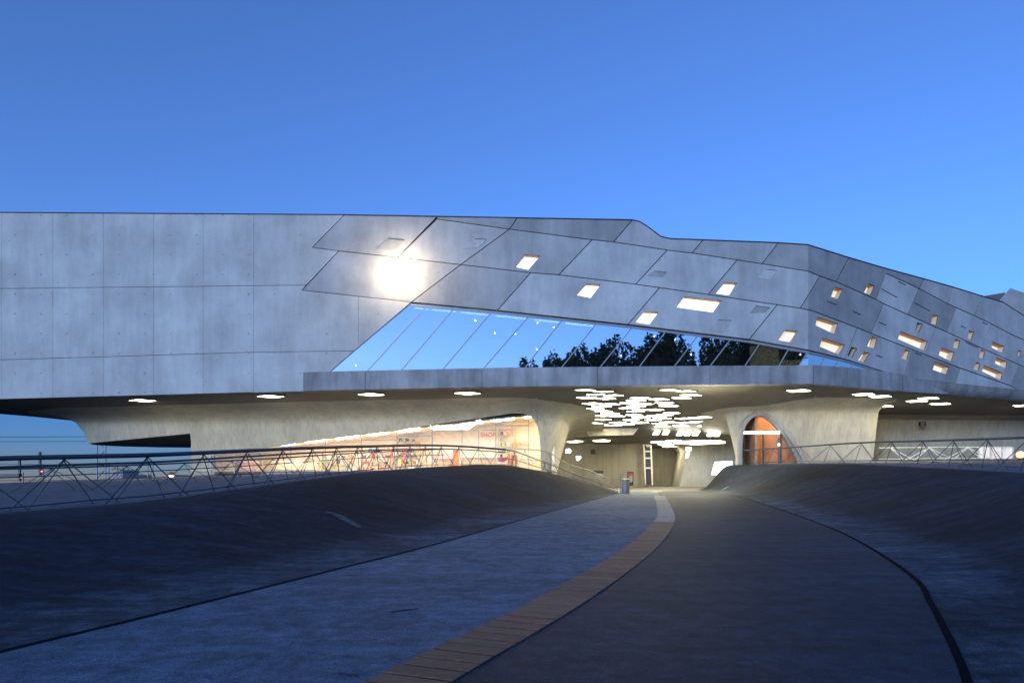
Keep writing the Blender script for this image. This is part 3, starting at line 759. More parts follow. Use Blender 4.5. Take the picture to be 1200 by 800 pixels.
# raised surround of the arched door
sur = []
for px, py in [(868, 545), (868.6, 520), (870, 507), (873, 498), (878, 491.5), (884, 487.8), (890, 486.6), (897, 488), (905, 493), (914, 502), (924, 515), (934, 530), (942, 545)]:
    sur.append(Vector((XA(px, YB), YB - .25, zpy(py, YB))))
m = MB(); rows = []
cen = Vector((XA(898, YB), YB, zpy(530, YB)))
for p in sur:
    o = (p - cen); o.y = 0; o.normalize()
    rows.append([p + Vector((0, .3, 0)), p + Vector((0, -.06, 0)), p + o * .30 + Vector((0, -.06, 0)), p + o * .34 + Vector((0, .3, 0))])
m.grid(rows).build('door_surround', 'ledge_concrete', bld, sm=True)
# far right leg wall
C = [(28.5, 70, 2.0, .5, .1, (-.3, -1)), (31, 68, 2.0, 2, .1, (0, -1))]
for x in range(33, 76, 3): C.append((x, 66.2 + (x - 33) * .07, 2.6, 2.6, .15, (0, -1)))
loft('leg_far', C, zpy(492, 66.5), nz=14)

# --- the underpass
def wallbox(name, a, b, z0, z1, th, mat='cone_concrete'):
    a, b = Vector((*a, 0)), Vector((*b, 0)); d = (b - a).normalized(); n = Vector((-d.y, d.x, 0)) * th
    lo = [a, b, b + n, a + n]
    return MB().hexa([Vector((q.x, q.y, z0)) for q in lo], [Vector((q.x, q.y, z1)) for q in lo]).build(name, mat, bld)
wallbox('underpass_wall', (2.5, 74.5), (14.6, 75.2), .9, 7, 1)
wallbox('underpass_wall', (14.6, 76.3), (14.9, 88), .9, 7, .5)
wallbox('underpass_wall', (14, 87), (45, 87), .9, 7.5, .5)
wallbox('underpass_wall', (-4, 70), (3.2, 75.3), .9, 7, .5)
# inclined inner leg
Cc = [(20.6, 86, .9, 1.0, -.15, (-1, 0)), (20.2, 81, .9, 1.0, -.25, (-1, -.1)), (20.3, 79.2, .9, 1, -.28, (-.8, -.5)), (20.9, 78.6, .9, 1, -.1, (-.2, -1)), (23, 78.3, .9, 1, -.05, (0, -1)), (27, 78.2, .9, 1, -.05, (0, -1)), (34, 78.6, .9, 1, -.05, (0, -1))]
loft('inner_leg', Cc, 5.2, nz=10)
MB().hexa([P(x, y, 61.5) for x, y in ((684, 498), (752, 497), (742, 509.5), (690, 510.5))], [P(x, y, 61.5) + Vector((0, .25, .4)) for x, y in ((684, 498), (752, 497), (742, 509.5), (690, 510.5))]).build('ceiling_panel', 'cone_concrete', bld)

# --- soffit lights
def on_soffit(px, py):
    lo, hi = DF(px, 1.1), 84.0
    best = None
    D = lo
    while D < hi:
        q = P(px, py, D)
        if q.z >= zs(q.x, q.y): return q
        D += .04
    return P(px, py, lo)
def rhomb(s=1.0, th=.07):
    c = [(-.95, -.12), (.12, -.72), (.95, .12), (-.12, .72)]
    return MB().hexa([Vector((x * s, y * s, -th)) for x, y in c], [Vector((x * s, y * s, .02)) for x, y in c])
src = rhomb().build('soffit_light', 'lamp_soffit')
src_front = rhomb().build('soffit_light', 'lamp_front')
frm = MB(); cI = [(-.95, -.12), (.12, -.72), (.95, .12), (-.12, .72)]
for i in range(4):
    a, b = Vector((*cI[i], 0)), Vector((*cI[(i + 1) % 4], 0)); k = 1.05
    frm.hexa([a + Vector((0, 0, -.08)), b + Vector((0, 0, -.08)), b * k + Vector((0, 0, -.08)), a * k + Vector((0, 0, -.08))], [a + Vector((0, 0, .03)), b + Vector((0, 0, .03)), b * k + Vector((0, 0, .03)), a * k + Vector((0, 0, .03))])
frs = frm.build('light_frame', 'dark_metal')
front = [(167, 468), (317, 463.2), (435, 461), (548, 459.5), (936, 456.5), (1012, 460.8), (1031.5, 463.3), (1035.5, 475), (1088, 465.5), (1074.5, 468.8), (1102, 472), (1199, 474)]
tun = [(686, 455.7), (707, 457.5), (698.5, 461), (718.6, 462), (687.6, 464.7), (710, 465.6), (694, 471.6), (715, 472.4), (705, 475), (697.7, 477.5), (707, 480.6), (715, 483.3), (708, 485.8), (722, 486.4), (707, 490.4), (688, 497.4), (696, 495.0), (692, 499), (707, 497), (719, 497.3), (724, 494),
 (750.5, 465), (745.5, 468), (738, 471), (753, 472), (745.5, 474.7), (737, 477), (752, 478.9), (744.6, 480.8), (743, 485), (751, 488), (739.5, 490.9), (750, 494), (733.7, 496),
 (785, 455.7), (803.6, 457), (809.5, 461.7), (798.6, 465), (771.8, 466.6), (778.5, 470.8), (783.5, 474.4), (766.7, 478.9), (787, 482.7), (778.5, 485), (767, 486.2), (776, 489), (765, 491), (800, 489.2), (814, 488.5), (824, 487.7), (783.5, 493.6), (773, 495), (800, 494), (814, 493.4), (828, 493), (776, 498.4), (798, 498), (826, 498.3)]
for i, (x, y) in enumerate(front + tun):
    p = on_soffit(x, y); sl = (zs(p.x, p.y + .5) - zs(p.x, p.y - .5))
    s = 1.0 if i < len(front) else random.uniform(.84, .96)
    o = inst(src, 'soffit_light', p, bld, (math.atan(sl), 0, random.uniform(-.06, .06))); o.scale = (s, s * (1 if i < len(front) else .5), 1)
    if i < len(front):
        o.data = src_front.data
        sp_ = bpy.data.lights.new('soffit_spot', 'SPOT'); sp_.energy = 260 if i < 5 else 130; sp_.color = (1, .84, .52); sp_.spot_size = R(150); sp_.spot_blend = .6; sp_.shadow_soft_size = .5
        so = bpy.data.objects.new('soffit_spot', sp_); col.objects.link(so); so.parent = o; so.location = (0, 0, -.16); so.rotation_euler = (R(38), 0, 0)
    fo = bpy.data.objects.new('light_frame', frs.data); col.objects.link(fo); fo.parent = o
bpy.data.objects.remove(src); bpy.data.objects.remove(src_front); bpy.data.objects.remove(frs)
# lights on the sloping bulkhead and behind it
for i, (x, y) in enumerate([(770, 506.5), (781, 506.5), (797.5, 507.5), (806.5, 507.5), (816, 507.5), (833, 508), (841, 508)]):
    q = [P(x + a, y + b, 62 - b * .14) + Vector((0, -.12, 0)) for a, b in ((-.8, -3.2), (4.8, -3.2), (.8, 3.2), (-4.8, 3.2))]
    MB().hexa(q, [v + Vector((0, .25, .1)) for v in q]).build('bulkhead_light', 'lamp_bulkhead', bld)
src = rhomb(.9).build('soffit_light', 'lamp_rear')
for x, y in [(772, 517.5), (789, 516), (780, 520), (784, 522.5), (799, 518.5), (806, 517), (818, 518.5), (825, 517), (836, 517.5), (673, 516.8), (705, 515.8)]:
    o = inst(src, 'soffit_light', on_soffit(x, y), bld); o.scale = (1, 1.6, 1)
bpy.data.objects.remove(src)
# lit openings, dark vents and glazed door of the underpass
def wallpoly(name, mat, pts, D, th=.12, parent=bld): 
    return MB().hexa([P(x, y, D) for x, y in pts], [P(x, y, D) + Vector((0, th, 0)) for x, y in pts]).build(name, mat, parent)
wallpoly('lit_opening', 'screen_white', [(667, 506), (671, 504.5), (677.5, 509.5), (676, 512), (666.5, 511.8)], 70)
wallpoly('lit_opening', 'screen_white', [(663, 526.5), (667, 525.2), (669.2, 527), (669, 530.5), (662.6, 530.5)], 72)
wallpoly('lit_opening', 'screen_white', [(675, 534.2), (680.6, 534), (681, 536.5), (678, 539.5), (675.8, 538.8)], 73)
wallpoly('vent', 'interior_dark', [(692, 526.5), (697.5, 526), (698, 532), (692.6, 532)], 74.2)
wallpoly('vent', 'interior_dark', [(695.5, 551.2), (707, 551.2), (707, 554.5), (694, 554.5)], 74.2)
wallpoly('display_niche', 'poster_grey', [(694, 554.6), (707, 554.6), (706.5, 562), (692, 560)], 74.2)
gd = empty('glazed_door', P(758, 568, 74), 'tall narrow glazed door with white frame in the underpass', 'door')
for x0, x1, x2, x3 in ((753.6, 755.4, 757.2, 756.0), (761.8, 763.6, 765.4, 764)):
    MB().hexa([P(x0, 520.5, 74), P(x1, 520.5, 74), P(x2, 568, 74), P(x3, 568, 74)], [P(x0, 520.5, 74.2), P(x1, 520.5, 74.2), P(x2, 568, 74.2), P(x3, 568, 74.2)]).build('jamb', 'frame_white', gd)
for y in (521, 528.5, 536.5, 548): MB().box(P(759.3, y, 74.1), (.8, .1, .12)).build('rail', 'frame_white', gd)
for y0, y1 in ((522, 528), (529.5, 536), (537.5, 547.5), (549, 567.5)): MB().box(P(759.6, (y0 + y1) / 2, 74.12), (.55, .03, (y1 - y0) / F * 74)).build('pane', 'window_pane_dark', gd)
bs = empty('hanging_sign', P(806, 522, 72), 'small glowing blue sign hanging in the underpass', 'sign')
wallpoly('panel', 'sign_blue', [(803.5, 524), (810.5, 524), (810, 528), (803.5, 528)], 72, .15, bs); wallpoly('lower_panel', 'screen_white', [(804.5, 530), (808.5, 530), (806.5, 536), (803.5, 537)], 72, .1, bs)
MB().tube([P(807, 517, 72.1), P(807, 524, 72.1)], .03).build('rod', 'dark_metal', bs)
sw = wallpoly('projection_screen', 'screen_white', [(834, 556), (838, 541), (858, 540), (858, 548), (846, 556)], 68, .15, None); tag(sw, 'glowing white screen beside the right leg of the underpass', 'screen')

# --- shop behind the glass
GD = YA + .45
sg = empty('storefront', (XA(440), GD, GL + .1), 'long glazed shop front under the left concrete arch', 'storefront')
ZF = zpy(550.5, GD); zbt = ZF - .3
vx = [247, 275, 307, 341, 381.5, 423.5, 465, 506.5, 541.5, 581, 619.5, 634.4]
for a, b in zip(vx, vx[1:]):
    pa, pb = XA(a, GD), XA(b, GD); ta, tb = zpy(interp(arch, a), YA) - .02, zpy(interp(arch, b), YA) - .02
    pts = [Vector((pa + .03, GD, zbt)), Vector((pb - .03, GD, zbt))]
    for px in [x for x in (632.5, 630, 626, 620, 612, 600) if a < x < b]: pts.append(Vector((XA(px, GD), GD, zpy(interp(arch, px), YA) - .02)))
    if b < 634: pts.insert(2, Vector((pb - .03, GD, tb)))
    pts.append(Vector((pa + .03, GD, ta)))
    MB().hexa(pts, [q + Vector((0, .02, 0)) for q in pts]).build('pane', 'shop_glass', sg)
for v in vx[:-1] + [561, 600]:
    y0 = {561: 503.5, 600: 498.5}.get(v, interp(arch, v)); w_ = .05 if v not in (506.5,) else .1
    MB().box((XA(v, GD), GD - .03, (zpy(y0, YA) + zbt) / 2), (w_, .1, zpy(y0, YA) - zbt)).build('mullion', 'frame_grey', sg)
for a, b, y in ((506.5, 581, 504), (581, 619.5, 498.5), (423.5, 465, 515.5), (465, 506.5, 510.5)):
    MB().box((XA((a + b) / 2, GD), GD - .035, zpy(y, GD)), ((b - a) / F * GD, .08, .07)).build('transom', 'frame_grey', sg)
# room
x0, x1, yb = XA(262, 60), XA(645, 60), 59.5
room = empty('shop_room', ((x0 + x1) / 2, 57, ZF), 'bright cream shop interior behind the long glass front', 'room')
MB().box(((x0 + x1) / 2, 57, ZF - .05), (x1 - x0, 5.9, .1)).build('floor', 'shop_floor', room)
MB().box(((x0 + x1) / 2, yb + .1, ZF + 2.4), (x1 - x0, .2, 5)).build('back_wall', 'shop_wall', room)
MB().box((x1 - .1, 57, ZF + 2.4), (.2, 5.4, 5)).build('side_wall', 'shop_wall', room)
MB().hexa([Vector((x0, 54.6, ZF + 1.3)), Vector((x1, 54.6, ZF + 4.55)), Vector((x1, 60, ZF + 4.55)), Vector((x0, 60, ZF + 1.3))], [Vector((x0, 54.6, ZF + 1.4)), Vector((x1, 54.6, ZF + 4.65)), Vector((x1, 60, ZF + 4.65)), Vector((x0, 60, ZF + 1.4))]).build('ceiling', 'shop_wall', room)
MB().hexa([P(x, y, 55.2) for x, y in ((508, 503.5), (508, 495), (568, 489), (549, 503.5))], [P(x, y, 55.6) for x, y in ((508, 503.5), (508, 495), (568, 489), (549, 503.5))]).build('ceiling_wedge', 'poster_grey', room)
for i in range(9):
    x = lerp(x0 + 7, x1 - 1.5, i / 8); zc_ = lerp(ZF + 1.3, ZF + 4.55, (x - x0) / (x1 - x0))
    MB().box((x, 55.0, zc_ - .05), (1.7, .45, .06), 0, 0, -math.atan(3.25 / (x1 - x0))).build('ceiling_light', 'lamp_shop', room)
def shelf(px0, px1, ytop, D, label):
    s = empty('shelf_unit', P((px0 + px1) / 2, 550, D), label, 'shelf')
    zt = zpy(ytop, D); xa, xb = XA(px0, D), XA(px1, D)
    for x in (xa, xb): MB().box((x, D, (zt + ZF) / 2), (.05, .4, zt - ZF)).build('side_panel', 'counter_beige', s)
    n = max(2, int((zt - ZF) / .45)); prods = []
    for k in range(n + 1):
        z = lerp(ZF + .1, zt, k / n); MB().box(((xa + xb) / 2, D, z), (xb - xa, .38, .04)).build('shelf_board', 'counter_beige', s)
        if k < n:
            x = xa + .12
            while x < xb - .2:
                w_, h = random.uniform(.1, .3), random.uniform(.14, .34)
                if random.random() < .72: prods.append((x, z, w_, h))
                x += w_ + .05
    for x, z, w_, h in prods:
        c = random.choice(['red', 'orange', 'pink', 'white_box', 'green_box', 'blue_box', 'yellow_box', 'poster_dark'])
        MB().box((x + w_ / 2, D - .02, z + .02 + h / 2), (w_, .24, h)).build('boxed_goods', c, s)
shelf(466, 492, 511, 58.6, 'tall shelf of red goods left of the shop counter')
shelf(584.5, 598, 503, 58.8, 'tall shelf of goods under the SHOP lettering')
shelf(424, 460, 523, 58.4, 'low wide shelf of coloured goods near the middle of the shop')
shelf(378, 412, 530, 58.3, 'low shelf of goods left of the middle of the shop')
def box_thing(name, px0, px1, py0, py1, D, dep, mat, label, cat, extra=None):
    e = empty(name, P((px0 + px1) / 2, py1, D), label, cat)
    xa, xb, za, zb_ = XA(px0, D), XA(px1, D), max(zpy(py1, D), ZF), zpy(py0, D)
    MB().box(((xa + xb) / 2, D + dep / 2, (za + zb_) / 2), (xb - xa, dep, zb_ - za)).build('body', mat, e)
    MB().box(((xa + xb) / 2, D + dep / 2 - .02, zb_ + .03), (xb - xa + .1, dep + .1, .06)).build('top', 'white_box', e)
    MB().box(((xa + xb) / 2, D + dep / 2, za + .04), (xb - xa - .08, dep + .02, .08)).build('plinth', 'dark_metal', e)
    return e
box_thing('shop_counter', 541, 580, 536, 551, 56.2, .9, 'counter_beige', 'beige shop counter right of the orange column', 'counter')
c2 = box_thing('shop_counter', 508, 531, 537, 551, 56.5, .7, 'counter_beige', 'beige counter with pale lettering left of the orange column', 'counter')
box_thing('display_column', 531, 537, 527, 551, 56.0, .4, 'orange', 'bright orange column between the shop counters', 'column')
box_thing('cafe_counter', 320, 372, 541, 553, 56.4, .8, 'counter_beige', 'long plain beige counter at the low left end of the shop', 'counter')
box_thing('cafe_counter', 276, 300, 541, 553, 56.4, .8, 'terracotta', 'short brown counter beside the left leg of the shop', 'counter')
dt = empty('display_table', P(590, 548, 56), 'small display table with dark red bowl in the shop', 'table')
MB().box(P(591, 542, 56), (1.5, .8, .08)).build('table_top', 'white_box', dt)
for a in (582.5, 599.5): MB().box(P(a, 546.5, 56), (.06, .6, .55)).build('leg', 'steel_grey', dt)
MB().lathe(P(588.5, 541.5, 56), [(.12, 0), (.35, .18), (.45, .38), (.3, .42)], 14).build('bowl', 'poster_purple', dt, sm=True)
for i, (x, c) in enumerate(((596, 'orange'), (600, 'red'), (604.5, 'orange'))):
    e = empty('display_stand', P(x, 549, 55.4), ('orange standing display beside the red bowl', 'red standing display in front of the shop wall', 'tall orange easel near the right end of the shop')[i], 'display stand')
    MB().hexa([P(x - 1.6, 549, 55.4), P(x + 1.2, 549, 55.4), P(x + 1.8, 532 + i, 55.4), P(x - .6, 531 + i, 55.4)], [v + Vector((0, .12, 0)) for v in (P(x - 1.6, 549, 55.4), P(x + 1.2, 549, 55.4), P(x + 1.8, 532 + i, 55.4), P(x - .6, 531 + i, 55.4))]).build('board', c, e)
    MB().box(P(x, 549.5, 55.5), (.3, .3, .05)).build('foot', 'dark_metal', e)
def text(name, s, px, py, D, h, mat, label):
    cu = bpy.data.curves.new(name, 'FONT'); cu.body = s; cu.size = h; cu.extrude = .012; cu.align_x = 'CENTER'; cu.align_y = 'CENTER'
    t = bpy.data.objects.new(name, cu); col.objects.link(t)
    dg = bpy.context.evaluated_depsgraph_get(); me = bpy.data.meshes.new_from_object(t.evaluated_get(dg)); bpy.data.objects.remove(t)
    me.materials.clear(); me.materials.append(M[mat]); o = bpy.data.objects.new(name, me); col.objects.link(o)
    o.location = P(px, py, D); o.rotation_euler = (R(90), 0, 0); ORG[o] = P(px, py, D); return tag(o, label, 'lettering')
text('shop_lettering', 'SHOP', 572, 509.5, 58.9, .52, 'red', 'red letters SHOP on the shop back wall')
text('wall_lettering', 'phæno', 610, 520, 58.9, .52, 'orange', 'orange lettering on the right end of the shop wall')
text('counter_lettering', 'phæno', 519, 533, 56.3, .62, 'pink', 'pink lettering above the counter left of the orange column')

# --- arched room behind the right leg's door
ar = empty('arch_room', (XA(905, 58), 57, ZGB), 'glowing terracotta room behind the arched doorway', 'room')
MB().box((XA(913, 58.5), 59, ZGB + 2.5), (5.6, .2, 5)).build('back_wall', 'terracotta', ar)
MB().box((XA(911, 57), 57, ZGB - .05), (5.6, 4.2, .1)).build('floor', 'shop_floor', ar)
MB().box((XA(876, 57), 57, ZGB + 2.5), (.2, 4.0, 6)).build('side_wall', 'terracotta', ar)
MB().box((XA(950, 57), 57, ZGB + 2.5), (.2, 4.0, 6)).build('side_wall', 'terracotta', ar)
MB().box((XA(912, 57), 56.9, ZGB + 4.9), (5.4, 3.8, .2)).build('ceiling', 'terracotta', ar)
MB().box((XA(900, 57), 57.2, ZGB + 4.7), (2.5, .5, .1)).build('ceiling_light', 'lamp_room', ar)
ad = empty('arched_door', P(900, 545, YB + .4), 'arched glazed doorway with white light bar in the right leg', 'door')
MB().box(P(892, 506.8, YB + .3), (43 / F * YB, .12, .2)).build('light_bar', 'screen_white', ad)
for x, y in ((872, 508), (894, 508), (915, 508)): MB().box((XA(x, YB + .35), YB + .35, (zpy(y, YB) + ZGB) / 2), (.1, .1, zpy(y, YB) - ZGB)).build('mullion', 'frame_dark', ad)
pts = [Vector((XA(px, YB + .38), YB + .38, zpy(py, YB))) for px, py in archB]
MB().hexa(pts, [v + Vector((0, .02, 0)) for v in pts]).build('pane', 'shop_glass', ad)
ln = empty('wall_lantern', P(913, 522, YB + .9), 'small lit lantern on a grey post inside the arched doorway', 'lantern')
MB().box((XA(913.5, YB + .8), YB + .8, (ZGB + zpy(512, YB)) / 2), (.2, .12, zpy(512, YB) - ZGB)).build('post', 'steel_grey', ln)
MB().lathe(P(913, 521, YB + .62), [(.03, -.1), (.1, -.05), (.1, .08), (.03, .12)], 10).build('globe', 'screen_white', ln, sm=True)

# --- wall-mounted floodlight
fl = empty('floodlight', P(467, 322, YF - .1), 'dazzling round floodlight on the upper left of the concrete face', 'floodlight')
fp = P(467, 315, YF - .75)
m = MB(); n = 20
def yring(r, y): return [fp + Vector((r * math.cos(2 * math.pi * k / n), y, r * math.sin(2 * math.pi * k / n))) for k in range(n)]
m.grid([yring(r, y) + [yring(r, y)[0]] for r, y in ((.02, .62), (.14, .6), (.2, .5), (.22, .42))]).build('housing', 'steel_grey', fl, sm=True)
MB().grid([yring(.5 * math.sin(math.pi * k / 12) + .002, -.5 * math.cos(math.pi * k / 12)) + [yring(.5 * math.sin(math.pi * k / 12) + .002, -.5 * math.cos(math.pi * k / 12))[0]] for k in range(13)]).build('lens', 'lamp_flood', fl, sm=True)
MB().box(fp + Vector((0, .6, -.05)), (.12, .5, .12)).build('bracket', 'dark_metal', fl)
MB().box(fp + Vector((0, .73, -.05)), (.3, .04, .3)).build('wall_plate', 'steel_grey', fl)
pl = bpy.data.lights.new('floodlight_glow', 'POINT'); pl.energy = 130; pl.color = (1, .72, .40); pl.shadow_soft_size = .35
plo = bpy.data.objects.new('floodlight_glow', pl); col.objects.link(plo); plo.parent = fl; plo.location = fp + Vector((0, -.66, 0)) - ORG[fl]

# ================================================================== RAILINGS
def railing(name, label, tops, bots, node, mat='steel_dark', rt=.055, r2=.03, rr=.016, spread=.22, lower=True, mid=.3, half=None, rot_base=0):
    e = empty(name, bots[len(bots) // 2], label, 'railing')
    st, sb = spline(tops, 8), spline(bots, 8)
    MB().tube(st, rt, 10).build('top_rail', mat, e, sm=True)
    md = [a.lerp(b, mid) for a, b in zip(st, sb)]
    MB().tube(md, r2, 8).build('middle_rail', mat, e, sm=True)
    if lower: MB().tube([b + Vector((0, 0, .05)) for b in sb], .02, 6).build('bottom_rail', mat, e, sm=True)
    L = [0]
    for a, b in zip(sb, sb[1:]): L.append(L[-1] + (b - a).length)
    def at(s, arr):
        s = max(0, min(L[-1], s))
        for i in range(len(L) - 1):
            if s <= L[i + 1]: return arr[i].lerp(arr[i + 1], (s - L[i]) / max(1e-6, L[i + 1] - L[i]))
        return arr[-1]
    s = node * .3; half = half or node * .48
    while s < L[-1]:
        t = at(s, st); d = (at(s + .1, sb) - at(s - .1, sb)); d.z = 0
        if d.length < 1e-4: break
        d.normalize(); n = Vector((d.y, -d.x, 0))
        for sg_ in (-1, 1):
            for ac in (-1, 1):
                if s + sg_ * half * (1 + .25 * ac) < 0 or s + sg_ * half * (1 + .25 * ac) > L[-1]: continue
                b = at(s + sg_ * half * (1 + .25 * ac), sb) + n * spread * ac
                MB().tube([t + d * sg_ * -.06, b + Vector((0, 0, -.06))], rr, 6).build('rod', mat, e)
        s += node
    return e
railing('railing', 'dark steel truss railing along the top of the left bank',
        [P(-420, 552, 12), P(-150, 543, 13.8), P(0, 537, 15.6), P(110, 534.5, 17), P(200, 532, 18.7), P(350, 525, 24.6), P(430, 522.8, 30.2), P(500, 521.5, 37), P(545, 523, 41), P(592, 526.5, 44)],
        [P(-420, 628, 12), P(-150, 607, 13.8), P(0, 598, 15.6), P(110, 588, 17), P(200, 580, 18.7), P(350, 561, 24.6), P(430, 551.5, 30.2), P(500, 546, 37), P(545, 545, 41), P(592, 545.5, 44)], 1.95, rt=.062, mid=.17)
# thinner rail behind it on the plaza
railing('railing', 'thin steel railing on the plaza behind the bank railing',
        [P(-200, 553, 22), P(0, 549.5, 24), P(150, 545, 27), P(300, 538, 33), P(420, 530.5, 40), P(520, 526, 46)],
        [P(-200, 592, 22), P(0, 583, 24), P(150, 572, 27), P(300, 561, 33), P(420, 551, 40), P(520, 548, 46)], 2.6, rt=.035, r2=.02, rr=.012, lower=False, mid=.3)
railing('railing', 'steel handrail running down the ramp to the path',
        [P(592, 526.5, 44), P(606, 529.5, 44.2), P(634, 540, 44.6), P(665, 551.5, 45.2), P(700, 564.5, 46), P(724, 573, 46.6)],
        [P(592, 545.5, 44), P(606, 547.5, 44.2), P(634, 554.5, 44.6), P(665, 561.5, 45.2), P(700, 570.5, 46), P(724, 577, 46.6)], 2.1, mat='steel_grey', rt=.04, r2=.028, rr=.02, spread=.05, half=.25, mid=.55)
railing('railing', 'pale handrail on the far side of the ramp',
        [P(606, 526, 52), P(640, 529, 52), P(665, 543, 52), P(690, 551, 52), P(712, 560, 52)],
        [P(606, 542, 52), P(640, 545, 52), P(665, 556, 52), P(690, 564, 52), P(714, 572, 52)], 1.9, mat='steel_grey', rt=.035, r2=.02, rr=.02, spread=.03, half=.55, mid=.75, lower=False)
railing('railing', 'steel truss railing along the crest of the right bank',
        [P(868, 528, 55), P(940, 523, 48), P(1010, 518.5, 42), P(1080, 516.5, 36), P(1140, 514.6, 31), P(1200, 512.5, 27), P(1290, 509, 23)],
        [P(868, 544, 55), P(940, 542, 48), P(1010, 541.5, 42), P(1080, 543, 36), P(1140, 547, 31), P(1200, 551, 27), P(1290, 559, 23)], 3.1, mat='steel_dark', rt=.055, r2=.02, rr=.016, spread=.3, lower=False, mid=.9)
railing('railing', 'pale grey railing far behind the right bank',
        [P(1030, 524.5, 60), P(1080, 524, 60), P(1130, 523.5, 60), P(1185, 524.5, 60)], [P(1030, 538, 60), P(1080, 537.5, 60), P(1130, 537, 60), P(1185, 537.5, 60)], 3.4, mat='frame_white', rt=.04, r2=.03, rr=.035, spread=.03, mid=.98, lower=False)

# ================================================================== SMALL THINGS
bn = empty('litter_bin', P(733, 579, 44), 'grey cylindrical litter bin at the foot of the ramp', 'bin')
q = P(733, 579, 44)
MB().lathe(q, [(.24, 0), (.26, .05), (.26, .85), (.24, .88)], 18).build('body', 'steel_grey', bn, sm=True)
MB().lathe(q + Vector((0, 0, .9)), [(.27, 0), (.27, .06), (.2, .11), (.08, .13)], 18).build('lid', 'steel_grey', bn, sm=True)
MB().tube([q + Vector((-.32, 0, 0)), q + Vector((-.32, 0, 1.35))], .03, 8).build('post', 'steel_grey', bn)
po = empty('poster', P(738.5, 569, 73.5), 'purple and grey poster on the underpass wall behind the bin', 'poster')
wallpoly('sheet', 'poster_dark', [(735, 552.5), (742.3, 552.5), (742.3, 569), (735, 569)], 73.5, .08, po)
wallpoly('picture', 'poster_purple', [(735.6, 554), (741.8, 553.2), (741.4, 559), (735.8, 561)], 73.45, .03, po)
wallpoly('figure', 'poster_grey', [(737.5, 557.5), (741.2, 556.5), (741.3, 563.5), (739, 565.5), (737, 562)], 73.4, .03, po)
vb = empty('wall_box', P(1081, 497, 64), 'small black box fixed high on the far right leg', 'box')
MB().box(P(1081, 496.5, 63.9), (.42, .5, .42)).build('case', 'dark_metal', vb); MB().box(P(1081, 496.5, 63.63), (.34, .03, .34)).build('grille', 'poster_dark', vb)
ds = empty('glass_entrance', P(1165, 537, 65), 'pale lit glass entrance low on the far right wall', 'entrance')
for a, b in ((1147, 1152), (1154, 1159), (1162, 1173), (1175, 1186)): MB().box(P((a + b) / 2, 530.5, 65), ((b - a) / F * 65, .06, 1.05)).build('pane', 'lit_hall', ds)
for a in (1146.5, 1153, 1160.5, 1174, 1187): MB().box(P(a, 530, 64.9), (.12, .12, 1.15)).build('post', 'frame_white', ds)
MB().box(P(1167, 523.5, 64.9), (41 / F * 65, .12, .1)).build('head', 'frame_white', ds)
lo = empty('orange_lamp', P(1196, 538, 62), 'round orange lamp on the ground by the right frame edge', 'lamp')
MB().lathe(P(1196, 532.5, 62), [(.05, -.3), (.28, -.22), (.36, 0), (.28, .22), (.05, .32)], 14).build('globe', 'lamp_orange', lo, sm=True); MB().lathe(P(1196, 538, 62), [(.2, 0), (.2, .08), (.06, .12), (.06, .2)], 12).build('stand', 'dark_metal', lo)
# scuff marks and sticks
def stick(px0, py0, px1, py1, r, label):
    a, b = hit(px0, py0), hit(px1, py1); u = Vector((0, 0, r + .004))
    o = MB().tube([a + u, a.lerp(b, .5) + u + Vector((.01, .0, 0)), b + u], [r * .7, r, r * .6], 6).build('twig', 'twig', origin=a); tag(o, label, 'twig')
stick(396, 789.5, 422, 793, .007, 'dark twig lying on the path near the bottom edge')
stick(458, 717.5, 490, 713.5, .008, 'thin dark twig lying left of the plank strip')
# railway beyond the plaza on the left
def mast(px, y0, y1, D, w_, label):
    e = empty('catenary_mast', P(px, y1, D), label, 'mast'); a, b = P(px, y1, D), P(px, y0, D)
    for s in (-1, 1): MB().box((a + b) / 2 + Vector((s * w_ / 2, 0, 0)), (.16, .16, (b - a).z)).build('upright', 'steel_dark', e)
    n = int((b - a).z / 1.2)
    for k in range(n):
        z0, z1 = lerp(a.z, b.z, k / n), lerp(a.z, b.z, (k + 1) / n); s = 1 if k % 2 else -1
        MB().tube([Vector((a.x - s * w_ / 2, a.y, z0)), Vector((a.x + s * w_ / 2, a.y, z1))], .05, 5).build('lattice_bar', 'steel_dark', e)
    return e
mast(118.5, 516, 572, 95, 1.2, 'tall lattice railway mast left of the hull underside')
mast(132, 541, 572, 110, 1.3, 'short lattice railway mast right of the tall mast')
mast(140, 545, 572, 120, 1.0, 'slim lattice railway mast beside the pale house')
mast(176, 540, 572, 110, .8, 'lattice railway mast near the left leg')
for i, (ya, yb_) in enumerate(((510.3, 511), (515.2, 516.6), (538, 545), (561, 562))):
    o = MB().tube([P(-200 + k * 34, lerp(ya, yb_, k / 10) + 1.2 * math.sin(math.pi * k / 10), 95) for k in range(11)], .035, 5).build('overhead_wire', 'dark_metal', origin=P(-200, ya, 95))
    tag(o, ('topmost overhead wire crossing the sky on the left', 'second overhead wire below the topmost one', 'overhead wire seen between the left railing pipes', 'lowest overhead wire just above the plaza edge')[i], 'wire')
